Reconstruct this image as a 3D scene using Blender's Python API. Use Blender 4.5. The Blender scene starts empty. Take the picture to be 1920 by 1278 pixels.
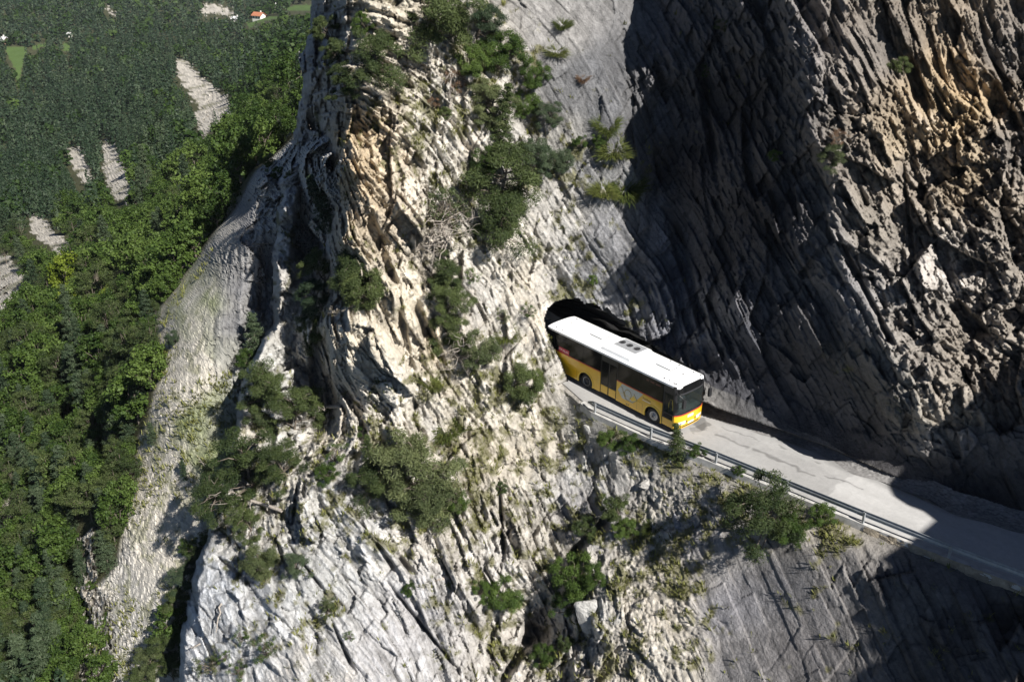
import bpy, bmesh, math, random
import numpy as np
from mathutils import Vector, Matrix, Quaternion

random.seed(7)
rng = np.random.default_rng(11)
scene = bpy.context.scene
COL = scene.collection
PI = math.pi

# ---------------------------------------------------------------- camera, sky, sun, exposure
FPX = 1800.0                                   # focal length for a 1920 px wide picture
CAM = np.array([30.323, -39.336, 29.228])
RX, RZ = math.radians(64.15), math.radians(49.70)
def rotm(rx, rz):
    c, s = math.cos, math.sin
    X = np.array([[1, 0, 0], [0, c(rx), -s(rx)], [0, s(rx), c(rx)]])
    Z = np.array([[c(rz), -s(rz), 0], [s(rz), c(rz), 0], [0, 0, 1]])
    return Z @ X
ROT = rotm(RX, RZ)
camd = bpy.data.cameras.new('camera'); cam = bpy.data.objects.new('camera', camd); COL.objects.link(cam)
cam.location = CAM; cam.rotation_euler = (RX, 0, RZ)
camd.sensor_width = 36; camd.lens = FPX / 1920 * 36; camd.clip_start = 0.5; camd.clip_end = 9000
scene.camera = cam

SUN_EL, SUN_AZ = math.radians(42), math.radians(1.5)      # azimuth from +X (the bus's heading)
SDIR = Vector((math.cos(SUN_EL) * math.cos(SUN_AZ), math.cos(SUN_EL) * math.sin(SUN_AZ), math.sin(SUN_EL)))
w = bpy.data.worlds.new('World'); scene.world = w; w.use_nodes = True
nt = w.node_tree; nt.nodes.clear()
sky = nt.nodes.new('ShaderNodeTexSky'); sky.sky_type = 'NISHITA'; sky.sun_disc = False
sky.sun_elevation = SUN_EL; sky.sun_rotation = PI / 2 - SUN_AZ
sky.altitude = 2600; sky.air_density = .55; sky.dust_density = .1; sky.ozone_density = 1.5    # clear high alpine air: a dark blue sky
bg = nt.nodes.new('ShaderNodeBackground'); bg.inputs[1].default_value = 0.05
wo = nt.nodes.new('ShaderNodeOutputWorld')
nt.links.new(sky.outputs[0], bg.inputs[0]); nt.links.new(bg.outputs[0], wo.inputs[0])
sl = bpy.data.lights.new('sun', 'SUN'); sl.energy = 5.0; sl.angle = math.radians(0.5); sl.color = (1.0, 0.96, 0.90)
so = bpy.data.objects.new('sun', sl); COL.objects.link(so)
so.rotation_euler = SDIR.to_track_quat('Z', 'Y').to_euler(); so.location = (60, 0, 80)
scene.view_settings.view_transform = 'Standard'; scene.view_settings.look = 'None'
scene.view_settings.exposure = 0.8; scene.view_settings.gamma = 1.0
scene.render.resolution_x = 1024; scene.render.resolution_y = 681

# ---------------------------------------------------------------- tagging helpers
def tag(o, label=None, cat=None, group=None, kind=None):
    if label: o['label'] = label
    if cat: o['category'] = cat
    if group: o['group'] = group
    if kind: o['kind'] = kind
    return o
def empty(name, loc=(0, 0, 0), rz=0.0):
    o = bpy.data.objects.new(name, None); COL.objects.link(o); o.location = loc; o.rotation_euler = (0, 0, rz)
    o.empty_display_size = 0.3
    return o
def link(name, me, parent=None, loc=None):
    o = bpy.data.objects.new(name, me); COL.objects.link(o)
    if parent: o.parent = parent
    if loc is not None: o.location = loc
    return o
def np_mesh(name, V, F, mat=None, attrs=None, smooth=False):
    """V (n,3) floats, F (m,3|4) ints -> mesh, quickly; attrs: name -> (n,) floats or (n,3) colours"""
    V = np.ascontiguousarray(V, dtype=np.float32); F = np.ascontiguousarray(F, dtype=np.int32)
    me = bpy.data.meshes.new(name); k = F.shape[1]
    me.vertices.add(len(V)); me.vertices.foreach_set('co', V.ravel())
    me.loops.add(F.size); me.loops.foreach_set('vertex_index', F.ravel())
    me.polygons.add(len(F)); me.polygons.foreach_set('loop_start', np.arange(0, F.size, k, dtype=np.int32))
    me.polygons.foreach_set('loop_total', np.full(len(F), k, dtype=np.int32))
    me.polygons.foreach_set('use_smooth', np.full(len(F), smooth, dtype=bool))
    me.update(calc_edges=True)
    for an, a in (attrs or {}).items():
        if a.ndim == 1:
            at = me.attributes.new(an, 'FLOAT', 'POINT'); at.data.foreach_set('value', a.astype(np.float32))
        else:
            at = me.attributes.new(an, 'FLOAT_COLOR', 'POINT')
            at.data.foreach_set('color', np.concatenate([a, np.ones((len(a), 1))], 1).astype(np.float32).ravel())
    if mat: me.materials.append(mat)
    return me

# ---------------------------------------------------------------- geometry helpers
def sstep(a, b, x):
    t = np.clip((x - a) / (b - a), 0, 1); return t * t * (3 - 2 * t)
def ray_dirs(px, py):
    v = np.stack([(px - 960) / FPX, (639 - py) / FPX, -np.ones_like(px)], -1)
    return v @ ROT.T
def unproj(px, py, d):
    px, py, d = np.broadcast_arrays(np.asarray(px, float), np.asarray(py, float), np.asarray(d, float))
    return CAM + ray_dirs(px, py) * d[..., None]
def project(P):
    q = (np.asarray(P) - CAM) @ ROT
    return 960 + FPX * q[..., 0] / -q[..., 2], 639 - FPX * q[..., 1] / -q[..., 2], -q[..., 2]
def ground_d(px, py, z=0.0):
    r = ray_dirs(np.asarray(px, float), np.asarray(py, float)); return (z - CAM[2]) / r[..., 2]

# road corridor, in metres on the ground
YO = np.array([(-60, -1.5), (-30, -1.9), (-9, -1.95), (-7.2, -2.4), (-5, -2.95), (-1, -2.55), (3.1, -1.8), (7.3, -1.1), (11.4, -.5), (15.5, 0.2), (19, .9), (30, 3.3), (60, 9)], float)
YI = np.array([(-60, 3.4), (-30, 3.0), (-9, 2.9), (-.4, 3.1), (3.1, 3.8), (6.3, 4.35), (10, 4.5), (13.8, 4.75), (17, 5.9), (30, 8.5), (60, 13)], float)
yo = lambda x: np.interp(x, YO[:, 0], YO[:, 1])
yi = lambda x: np.interp(x, YI[:, 0], YI[:, 1])
def wall_d(px, py, lean=0.05, off=0.0):
    """distance at which the ray of this point of view meets a steep wall standing on the road's inner edge"""
    r = ray_dirs(np.array(float(px)), np.array(float(py)))
    ds = np.linspace(35, 85, 1001); P = CAM + r * ds[:, None]
    g = P[:, 1] - (yi(P[:, 0]) + off + lean * np.maximum(P[:, 2], 0))
    i = np.argmax(g > 0); return ds[i] if g[i] > 0 else 80.0

# hash based noises (vectorised)
def _h(ix, iy, iz, s):
    h = (ix.astype(np.uint32) * np.uint32(374761393) + iy.astype(np.uint32) * np.uint32(668265263)
         + iz.astype(np.uint32) * np.uint32(2147483647) + np.uint32((s * 974634777) & 0xffffffff))
    h = (h ^ (h >> np.uint32(13))) * np.uint32(1274126177)
    h ^= h >> np.uint32(16); h *= np.uint32(2246822519); h ^= h >> np.uint32(13)
    return h
def _f(h): return (h & np.uint32(0xffffff)).astype(np.float32) / np.float32(16777216)
def vnoise(P, s=0):
    P = P.astype(np.float32); I = np.floor(P).astype(np.int64); F = P - I; F = F * F * (3 - 2 * F)
    out = 0
    for a in (0, 1):
        for b in (0, 1):
            for c in (0, 1):
                wgt = (F[:, 0] if a else 1 - F[:, 0]) * (F[:, 1] if b else 1 - F[:, 1]) * (F[:, 2] if c else 1 - F[:, 2])
                out = out + wgt * _f(_h(I[:, 0] + a, I[:, 1] + b, I[:, 2] + c, s))
    return out * 2 - 1
def fbm(P, octv=4, s=0, gain=.5, lac=2.03):
    o = 0; a = 1.0; t = 0
    for k in range(octv):
        o = o + a * vnoise(P * lac ** k + 17.3 * k, s + k); t += a; a *= gain
    return o / t
def cells(P, s=0, tilt=1.0):
    """faceted blocks: each cell of a jittered lattice is a plane with its own offset and tilt; also the edge distance"""
    P = P.astype(np.float32); B = np.floor(P - .5).astype(np.int64)
    d1 = np.full(len(P), 9e9, np.float32); d2 = d1.copy(); val = np.zeros(len(P), np.float32)
    for a in (0, 1):
        for b in (0, 1):
            for c in (0, 1):
                i, j, k = B[:, 0] + a, B[:, 1] + b, B[:, 2] + c
                h = _h(i, j, k, s); h2 = _h(i, j, k, s + 71); h3 = _h(i, j, k, s + 151)
                dx = P[:, 0] - (i + .5 + .8 * (_f(h) - .5)); dy = P[:, 1] - (j + .5 + .8 * (_f(h2) - .5)); dz = P[:, 2] - (k + .5 + .8 * (_f(h3) - .5))
                d = dx * dx + dy * dy + dz * dz
                h4 = _h(i, j, k, s + 211); g = _h(i, j, k, s + 307)
                v = (_f(h4) * 2 - 1) + tilt * ((_f(g) * 2 - 1) * dx + (_f(h4 * np.uint32(3)) * 2 - 1) * dy + (_f(g * np.uint32(7)) * 2 - 1) * dz)
                m = d < d1
                d2 = np.where(m, d1, np.minimum(d2, d)); val = np.where(m, v, val); d1 = np.where(m, d, d1)
    return val, np.sqrt(d2) - np.sqrt(d1)
def tps(pts, vals, q, reg=1e-3):
    """thin plate spline through scattered control values"""
    s = 500.0; p = pts / s; q = q / s; n = len(p)
    def U(a, b):
        r2 = ((a[:, None, :] - b[None]) ** 2).sum(-1); return .5 * r2 * np.log(r2 + 1e-12)
    A = np.zeros((n + 3, n + 3)); A[:n, :n] = U(p, p) + reg * np.eye(n); A[:n, n] = 1; A[:n, n + 1:] = p
    A[n, :n] = 1; A[n + 1:, :n] = p.T
    wv = np.linalg.solve(A, np.concatenate([vals, np.zeros(3)]))
    out = np.empty(len(q))
    for i in range(0, len(q), 20000):
        qq = q[i:i + 20000]; out[i:i + 20000] = U(qq, p) @ wv[:n] + wv[n] + qq @ wv[n + 1:]
    return out
def shepard(pts, vals, q, power=2.0, soft=30.0):
    out = np.empty((len(q), vals.shape[1]))
    for i in range(0, len(q), 20000):
        r2 = ((q[i:i + 20000, None, :] - pts[None]) ** 2).sum(-1) + soft * soft
        wv = 1 / r2 ** power; out[i:i + 20000] = (wv @ vals) / wv.sum(1, keepdims=True)
    return out
def in_poly(px, py, poly):
    ins = np.zeros(px.shape, bool); n = len(poly)
    for i in range(n):
        x1, y1 = poly[i]; x2, y2 = poly[(i + 1) % n]
        c = (y1 > py) != (y2 > py)
        if y1 != y2: ins ^= c & (px < (x2 - x1) * (py - y1) / (y2 - y1) + x1)
    return ins
def bilin(gx, gy, G, x, y):
    fx = np.interp(x, gx, np.arange(len(gx))); fy = np.interp(y, gy, np.arange(len(gy)))
    ix = np.clip(np.floor(fx).astype(int), 0, len(gx) - 2); iy = np.clip(np.floor(fy).astype(int), 0, len(gy) - 2)
    tx = fx - ix; ty = fy - iy
    if G.ndim == 3: tx = tx[..., None]; ty = ty[..., None]
    return (G[iy, ix] * (1 - tx) * (1 - ty) + G[iy, ix + 1] * tx * (1 - ty) + G[iy + 1, ix] * (1 - tx) * ty + G[iy + 1, ix + 1] * tx * ty)

# ---------------------------------------------------------------- materials
def new_mat(name):
    m = bpy.data.materials.new(name); m.use_nodes = True
    n = m.node_tree; b = n.nodes['Principled BSDF']
    return m, n, b
def lk(n, a, b): n.links.new(a, b)
def plain(name, col, rough=.6, metal=0.0, coat=0.0, noise=0.06, nscale=8.0):
    m, n, b = new_mat(name)
    b.inputs['Roughness'].default_value = rough; b.inputs['Metallic'].default_value = metal
    if coat: b.inputs['Coat Weight'].default_value = coat; b.inputs['Coat Roughness'].default_value = .08
    tc = n.nodes.new('ShaderNodeTexCoord'); t = n.nodes.new('ShaderNodeTexNoise'); t.inputs['Scale'].default_value = nscale; t.inputs['Detail'].default_value = 5
    lk(n, tc.outputs['Object'], t.inputs['Vector'])
    r = n.nodes.new('ShaderNodeValToRGB')
    r.color_ramp.elements[0].position = .3; r.color_ramp.elements[1].position = .7
    r.color_ramp.elements[0].color = (*[c * (1 - noise * 2) for c in col], 1); r.color_ramp.elements[1].color = (*[min(1, c * (1 + noise)) for c in col], 1)
    lk(n, t.outputs['Fac'], r.inputs[0]); lk(n, r.outputs[0], b.inputs['Base Color'])
    return m
def rock_mat(name):
    """the rock's own colour is carried by the 'albedo' attribute (limestone, slate, iron stain, moss); grain is procedural"""
    m, n, b = new_mat(name); b.inputs['Roughness'].default_value = .9; b.inputs['Specular IOR Level'].default_value = .15
    at = n.nodes.new('ShaderNodeAttribute'); at.attribute_name = 'albedo'
    tc = n.nodes.new('ShaderNodeTexCoord')
    t = n.nodes.new('ShaderNodeTexNoise'); t.inputs['Scale'].default_value = 3.0; t.inputs['Detail'].default_value = 9; t.inputs['Roughness'].default_value = .7
    lk(n, tc.outputs['Object'], t.inputs['Vector'])
    mr = n.nodes.new('ShaderNodeMapRange'); mr.inputs[1].default_value = .25; mr.inputs[2].default_value = .75; mr.inputs[3].default_value = .60; mr.inputs[4].default_value = 1.28
    lk(n, t.outputs['Fac'], mr.inputs[0])
    mx = n.nodes.new('ShaderNodeMix'); mx.data_type = 'RGBA'; mx.blend_type = 'MULTIPLY'; mx.inputs[0].default_value = 1
    lk(n, at.outputs['Color'], mx.inputs[6]); lk(n, mr.outputs[0], mx.inputs[7]); lk(n, mx.outputs[2], b.inputs['Base Color'])
    t2 = n.nodes.new('ShaderNodeTexNoise'); t2.inputs['Scale'].default_value = 7; t2.inputs['Detail'].default_value = 6; t2.inputs['Roughness'].default_value = .65
    lk(n, tc.outputs['Object'], t2.inputs['Vector'])
    bp = n.nodes.new('ShaderNodeBump'); bp.inputs['Strength'].default_value = .8; bp.inputs['Distance'].default_value = .18
    lk(n, t2.outputs['Fac'], bp.inputs['Height']); lk(n, bp.outputs[0], b.inputs['Normal'])
    return m
def leaf_mat(name, c1, c2, trans=.3):
    m, n, b = new_mat(name); b.inputs['Roughness'].default_value = .6; b.inputs['Specular IOR Level'].default_value = .25
    at = n.nodes.new('ShaderNodeAttribute'); at.attribute_name = 'tint'
    oi = n.nodes.new('ShaderNodeObjectInfo')
    ad = n.nodes.new('ShaderNodeMath'); ad.operation = 'MULTIPLY_ADD'; ad.inputs[1].default_value = .6; ad.inputs[2].default_value = -.3
    lk(n, oi.outputs['Random'], ad.inputs[0])
    a2 = n.nodes.new('ShaderNodeMath'); a2.operation = 'ADD'; a2.use_clamp = True
    lk(n, at.outputs['Fac'], a2.inputs[0]); lk(n, ad.outputs[0], a2.inputs[1])
    mx = n.nodes.new('ShaderNodeMix'); mx.data_type = 'RGBA'
    mx.inputs[6].default_value = (*c1, 1); mx.inputs[7].default_value = (*c2, 1); lk(n, a2.outputs[0], mx.inputs[0])
    lk(n, mx.outputs[2], b.inputs['Base Color'])
    tr = n.nodes.new('ShaderNodeBsdfTranslucent'); lk(n, mx.outputs[2], tr.inputs['Color'])
    ms = n.nodes.new('ShaderNodeMixShader'); ms.inputs[0].default_value = trans
    lk(n, b.outputs[0], ms.inputs[1]); lk(n, tr.outputs[0], ms.inputs[2])
    lk(n, ms.outputs[0], n.nodes['Material Output'].inputs[0])
    return m
M_ROCK = rock_mat('rock')
# ---------------------------------------------------------------- the rock massif (one continuous weathered face)
# control points: view x, view y, distance along the view; a tuple marks "wall on the road's inner edge, with this lean"
W = lambda lean, off=0.0: ('w', lean, off)
CP = [
 # rib, top to bottom
 (592,0,64),(640,0,58.5),(700,0,55.5),(800,0,57),(900,0,60),(1000,0,61.2),(1080,0,61.4),(1130,0,61.6),(1185,0,62.6),(1215,0,63.6),
 (600,-180,64),(700,-180,57),(900,-180,61),(1080,-180,63),(1150,-180,64),
 (572,150,66),(610,150,62),(655,150,55.8),(720,150,55.2),(850,150,58),(980,150,60.6),(1090,150,60.9),(1160,150,60.9),(1200,180,61.4),(1240,180,63.6),
 (562,300,68),(605,300,64),(640,300,56),(740,300,56.2),(860,300,58.5),(1000,300,61.0),(1110,300,61.0),(1200,300,61.3),(1248,300,63.6),
 (540,400,64),(588,450,67),(640,450,57.2),(720,450,56.4),(850,450,58.4),(980,450,60.8),(1100,450,61.6),(1210,440,61.9),(1262,440,63.0),
 (530,520,64),(580,560,66),(620,600,58.3),(700,600,56.8),(850,600,58.5),(960,600,60),(1018,600,61.4),(1060,556,62.8),(1130,572,63.6),
 (500,680,62.2),(465,760,62.5),(580,700,65),(604,780,63.5),(640,700,58.3),(750,700,57),(900,700,58.7),(1000,700,60.6),(1040,690,61.2),(1064,716,60.9),
 (560,620,64),
 # lower left buttress
 (700,850,57.5),(600,880,58.2),(500,930,60.3),(420,1000,61.8),(800,1000,56.5),(650,1050,56),(500,1100,57),(400,1100,59.2),(345,1240,61),(500,1250,55.5),(700,1250,54),
 (340,1450,61),(500,1450,54),(700,1450,52),
 # slope under the road
 (1000,800,60),(1060,760,60.4),(900,850,58.8),(1000,900,58.4),(1100,850,58.2),(1200,900,55.6),(1300,950,53),(1420,1000,50.4),(1600,1070,46.8),(1800,1140,44.2),(1919,1190,42.6),
 (1100,1000,56.5),(1250,1050,53),(1400,1150,49.5),(1600,1200,45.8),(900,1100,55.8),(1018,1165,58.2),(1110,1150,53.8),(1060,1240,55.2),(900,1278,55),(1180,1278,51.5),(1300,1278,50),(1500,1278,46.5),(1700,1278,43.6),(1919,1278,41.4),
 (900,1450,53),(1300,1450,47.5),(1700,1450,41),(2200,1450,34),(2250,1250,36),
 # schist wall over the road: parallel to it up to the arete, then turned to the sun
 (1200,600,62.8),(1250,630,61.2),(1330,700,W(.02)),(1400,730,W(.02)),(1500,790,W(.02)),(1600,840,W(.02)),(1700,900,W(.0)),(1800,960,W(.0)),(1900,985,W(.0)),
 (1300,500,61.2),(1300,570,59.6),(1400,600,W(.0)),(1500,700,W(.0)),(1600,780,W(-.02)),(1360,480,58.2),(1450,420,53.6),(1500,320,51.2),
 (1400,300,55.4),(1310,300,60.4),(1310,150,60.0),(1400,150,55.2),(1400,0,54.8),(1310,0,59.4),(1480,0,51.6),(1480,-180,50.5),(1310,-180,59),(1400,-180,54),
 (1500,560,52.9),
 (1520,100,50.6),(1545,300,49.7),(1580,450,49.9),(1610,570,49.7),(1665,690,W(-.06,-.5)),(1725,800,W(-.08,-.3)),
 (1640,100,W(.15,2)),(1700,300,W(.16,2.4)),(1740,450,W(.14,2.4)),(1760,600,W(.12,1.8)),(1820,720,W(.0,1.2)),
 (1800,100,W(.3,4.4)),(1850,300,W(.3,4.6)),(1880,450,W(.3,4.0)),(1900,620,W(.2,3.0)),(1910,800,W(.05,1.0)),
 (1640,-180,W(.2,2)),(1850,-180,W(.3,5)),(2050,100,W(.4,7)),(2050,450,W(.3,6)),(2050,800,W(.1,1.5)),(2250,300,W(.4,9)),(2250,800,W(.1,2)),
]
EDGE = [(-4.9, -.02), (-1, -.02), (3.1, -.02), (7.3, -.02), (11.4, -.02), (15.5, -.02), (19, -.02), (24, -.02), (-7, -.02)]
cpts, cval = [], []
for x, y, d in CP:
    cpts.append((x, y)); cval.append(wall_d(x, y, d[1], d[2]) if isinstance(d, tuple) else d)
for X, z in EDGE:
    P = np.array([X, yo(X) - .05, z]); a, b, d = project(P); cpts.append((a, b)); cval.append(d)
cpts = np.array(cpts, float); cval = np.array(cval, float)

gx = np.concatenate([np.arange(318, 1936, 2.0), np.arange(1936, 2300, 9.0)])
gy = np.concatenate([np.arange(-200, -10, 9.0), np.arange(-10, 1292, 2.0), np.arange(1292, 1450, 9.0)])
cgx = np.linspace(gx[0], gx[-1], 250); cgy = np.linspace(gy[0], gy[-1], 210)
CX, CY = np.meshgrid(cgx, cgy)
Dc = tps(cpts, cval, np.stack([CX.ravel(), CY.ravel()], -1)).reshape(CX.shape)
GX, GY = np.meshgrid(gx, gy)
px, py = GX.ravel(), GY.ravel()
dA = bilin(cgx, cgy, Dc, px, py)

XLP = np.array([(-250,604),(0,592),(60,580),(120,573),(200,565),(240,560),(300,548),(350,528),(420,520),(500,522),(600,508),(650,488),(700,458),(760,451),(850,436),(950,402),(1030,386),(1090,362),(1200,346),(1300,336),(1500,325)], float)
def left_edge(y): return np.interp(y, XLP[:, 0], XLP[:, 1])

# world frame of the bedding: planes dip steeply to the right of the picture
R_, U_, B_ = ROT[:, 0], ROT[:, 1], ROT[:, 2]
NB = .80 * R_ + .42 * U_ + .27 * B_; NB /= np.linalg.norm(NB)
LB = .465 * R_ - .885 * U_; LB -= NB * LB.dot(NB); LB /= np.linalg.norm(LB)
MB = np.cross(NB, LB)

# stylised weights per area, painted as scattered values: strata steps, blocks, roughness
WP = np.array([ # x, y, strata, blocks, fine, isotropy
 (700,100,.9,1.3,1.0,.1),(690,200,1.1,1.3,1.0,.0),(700,300,1.0,1.1,1.0,.1),(850,250,1.2,.7,.8,0),(950,500,1.2,.6,.8,0),(800,450,1.0,.9,1,0.1),(1000,300,1.0,.5,.8,0),(1000,620,.9,.4,.7,0),
 (680,550,.4,1.1,.9,.4),(720,720,.3,.9,.8,.6),(640,780,.4,1.1,.9,.6),(880,680,.9,.8,1,.1),(800,880,.4,.9,1.1,.5),(900,930,.4,1.0,1.1,.4),(960,1010,.4,1.0,1.1,.3),(850,1180,.4,.8,1,.4),(950,1250,.4,.9,1,.4),
 (600,300,.5,1.2,1.1,.4),(540,450,.4,1.1,1.1,.6),(500,720,.4,1.0,1,.6),
 (1100,100,.05,.06,.22,0),(1120,40,.05,.06,.22,0),(1150,100,.05,.08,.25,0),(1140,200,.05,.08,.25,0),(1090,220,.08,.12,.3,0),(1160,290,.06,.12,.3,0),(1110,400,.1,.16,.4,0),(1160,400,.08,.14,.35,0),(1150,520,.3,.3,.6,0),(1040,450,.7,.4,.6,0),
 (1215,150,.7,1.5,1.0,.1),(1230,330,.5,1.3,.9,.1),(1300,350,.5,.9,.9,0),(1300,120,.5,1.2,1,.1),(1450,300,.5,.9,.9,.1),(1450,100,.5,1.1,1,.2),(1400,600,.6,.8,.7,0),(1550,700,.5,.5,.5,0),(1300,560,.7,1.0,.9,0),(1240,560,.5,.8,.8,0),
 (1600,200,.4,1.0,1.1,.7),(1700,400,.3,1.1,1.1,.8),(1800,250,.3,1.3,1.1,.8),(1750,600,.3,1.1,1.1,.8),(1880,400,.2,1.4,1,.8),(1850,700,.3,1.1,1,.8),(1750,850,.3,.7,.7,.6),(1880,900,.2,.4,.5,.6),
 (480,950,.4,.9,.9,.7),(400,1120,.15,.5,.5,.6),(500,1130,.2,.6,.5,.5),(450,1230,.15,.42,.45,.6),(600,1150,.25,.65,.55,.3),(700,1100,.35,.8,.65,.3),(650,1230,.25,.45,.5,.4),(780,1220,.2,.35,.45,.3),(750,950,.5,.8,.9,.5),(850,850,.4,.6,1,.5),
 (900,1000,.8,.7,1,.2),(1000,1080,.7,.7,1,.2),(1100,1180,.6,1.0,1,.4),(1000,850,.5,.5,.9,.3),(1130,870,.4,.35,.7,.3),(1100,960,.5,.5,.8,.2),(1200,850,.06,.2,.8,.9),(1100,800,.1,.3,.8,.9),(1300,860,.06,.15,.8,.95),
 (1240,1000,.03,.16,.45,.95),(1240,1180,.03,.16,.45,.95),(1300,1100,.03,.12,.4,.9),(1280,1250,.03,.14,.4,.95),(1200,950,.04,.18,.5,.95),(1280,940,.03,.12,.5,.95),(1190,1060,.04,.2,.5,.9),(1260,1070,.02,.12,.4,.95),(1215,1120,.03,.14,.45,.95),(1270,1150,.02,.12,.4,.95),(1200,1240,.04,.18,.45,.95),(1310,1190,.03,.12,.4,.95),(1310,1010,.04,.12,.4,.9),(1360,1130,.05,.07,.3,.1),(1420,1070,.05,.07,.3,.1),(1480,1100,.05,.08,.3,0),(1480,1200,.05,.08,.3,0),(1400,1230,.05,.07,.3,.1),(1560,1150,.06,.1,.32,0),(1560,1230,.08,.12,.35,0),(1540,1040,.1,.12,.4,.2),(1650,1180,.1,.15,.4,.1),(1450,930,.3,.3,.8,.6),(1650,1100,.3,.4,.6,.2),(1800,1200,.3,.5,.6,.2),
])
cq = np.stack([CX.ravel(), CY.ravel()], -1)
WC = shepard(WP[:, :2], WP[:, 2:], cq, 1.6, 40).reshape(*CX.shape, 4)
wS, wBk, wF, wI = [bilin(cgx, cgy, WC[..., k], px, py) for k in range(4)]

P0 = unproj(px, py, dA)
clear = sstep(.2, 2.0, np.where(P0[:, 0] > -9.5, np.maximum(np.maximum(yo(P0[:, 0]) - P0[:, 1], (P0[:, 1] - yi(P0[:, 0])) * 1.4), np.abs(P0[:, 2]) - .3), 3.0))
wp = np.stack([fbm(P0 / 6.0, 3, 50), fbm(P0 / 6.0, 3, 60), fbm(P0 / 6.0, 3, 70)], -1)
# the fold at the top of the rib: layers there roll over to lie flat
Pw = P0 + wp * np.array([.42, .42, .42]) + .05 * np.stack([fbm(P0 / .45, 2, 51), fbm(P0 / .45, 2, 61), fbm(P0 / .45, 2, 71)], -1)
l0, m0 = Pw @ LB, Pw @ MB
hinge = unproj(632., 345., 57.)
hx_, hy_, hb_ = (Pw - hinge) @ R_, (Pw - hinge) @ U_, (Pw - hinge) @ B_
a0, a1 = math.radians(28), math.radians(112)
ang = np.arctan2(hy_, hx_); rr = np.hypot(hx_, hy_)
c0 = hx_ * math.cos(a0) + hy_ * math.sin(a0); c1 = hx_ * math.cos(a1) + hy_ * math.sin(a1)
s0 = np.where((ang > a0) & (ang < a1), rr, np.where(ang >= a1, c1, c0))
s0 = np.where((ang < a0 - PI / 2 - .6) | (ang > a1 + .9), c0, s0) * .95 + .28 * hb_
NB2 = .72 * R_ + .66 * U_ + .08 * B_; NB2 /= np.linalg.norm(NB2)
piv = unproj(640., 960., 56.5); k2 = sstep(790, 1020, py) * (1 - sstep(690, 960, px))
s0 = s0 * (1 - k2) + ((Pw - piv) @ NB2 + np.median(s0[(np.abs(px - 640) < 12) & (np.abs(py - 960) < 12)])) * k2
iso = wI
def u01(a, b, c, sd): return _f(_h(a.astype(np.int64), b.astype(np.int64), c.astype(np.int64), sd))
def bricks(s, l, m, sd, tilt):
    """bedded slabs: layers of uneven thickness, each broken along joints into blocks with their own offset and tilt"""
    s = s + .25 * np.sin(1.7 * s + sd) + .12 * np.sin(3.1 * s + 2 * sd); i = np.floor(s); z = np.zeros_like(i)
    l = l * (.6 + .9 * u01(i, z, z, sd + 11)) + 9 * u01(i, z, z, sd) + .22 * (s - i); j = np.floor(l)
    m = m * (.6 + .9 * u01(i, j, z, sd + 12)) + 9 * u01(i, j, z, sd + 1) + .3 * (l - j); k = np.floor(m)
    v = (u01(i, j, k, sd + 2) * 2 - 1) + tilt * ((u01(i, j, k, sd + 3) * 1.6 - .5) * (s - i - .5) + (u01(i, j, k, sd + 4) * 2 - 1) * (l - j - .5) + (u01(i, j, k, sd + 5) * 2 - 1) * (m - k - .5))
    e = np.minimum(np.minimum(s - i, 1 - s + i) * 1.0, np.minimum(np.minimum(l - j, 1 - l + j) * 2.5, np.minimum(m - k, 1 - m + k) * 2))
    return v, e
def block(sa, la, ma, seed, tilt):
    Q = np.stack([s0 / sa, l0 / (la * (1 - iso) + sa * 1.3 * iso), m0 / (ma * (1 - iso) + sa * 1.1 * iso)], -1)
    vc, ec = cells(Q, seed, tilt); vb, eb = bricks(s0 / sa, l0 / la, m0 / ma, seed * 40, tilt)
    t = sstep(.30, .60, iso + .45 * n_mix); return vb * (1 - t) + vc * t, eb * (1 - t) + ec * t
n_mix = fbm(P0 / 3.5, 3, 80)
b1, e1 = block(2.5, 6.5, 5.0, 1, 1.2)
b2, e2 = block(.95, 2.5, 2.0, 2, 1.3)
b3, e3 = block(.40, 1.1, .9, 3, 1.3)
b4, e4 = block(.17, .5, .4, 4, 1.2)
tt = s0 / 1.0 + .35 * fbm(P0 / 2.2, 3, 90)
saw = tt - np.floor(tt); per = _f(_h(np.floor(tt).astype(np.int64), np.zeros(len(tt), np.int64), np.zeros(len(tt), np.int64), 5))
tt2 = s0 / .27 + .5 * fbm(P0 / .9, 3, 94); saw2 = tt2 - np.floor(tt2)
n1 = fbm(P0 / 7.0, 4, 20); n2 = fbm(P0 / .9, 4, 30)
rid = 1 - np.abs(fbm(np.stack([s0 / .6, l0 / 3.5, m0 / 2.0], -1), 4, 40)) * 2
disp = (n1 * .7 + wBk * (.95 * b1 + .48 * b2 + (.24 * b3 + .13 * b4) * np.minimum(1.15, wF * 1.15)) - .30 * wBk * np.exp(-e1 / .025) - .22 * wBk * np.exp(-e2 / .05) * (n_mix > -.05) - .06 * np.minimum(1, wBk) * np.exp(-e3 / .08) + .07 * b4 * sstep(.7, .9, iso)
        + wS * ((saw - .5) * (.05 + .8 * per ** 3) + (saw2 - .5) * .08) + wF * (.10 * n2 + .07 * (rid - .5) * (1 - .8 * iso)))
edge = px - left_edge(py) + 9 * fbm(P0 / 1.6, 4, 77) + 5 * b1 if False else px - left_edge(py) + 17 * fbm(P0 / 2.0, 5, 77)
dis = disp * clear
dA2 = dA - dis
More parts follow.
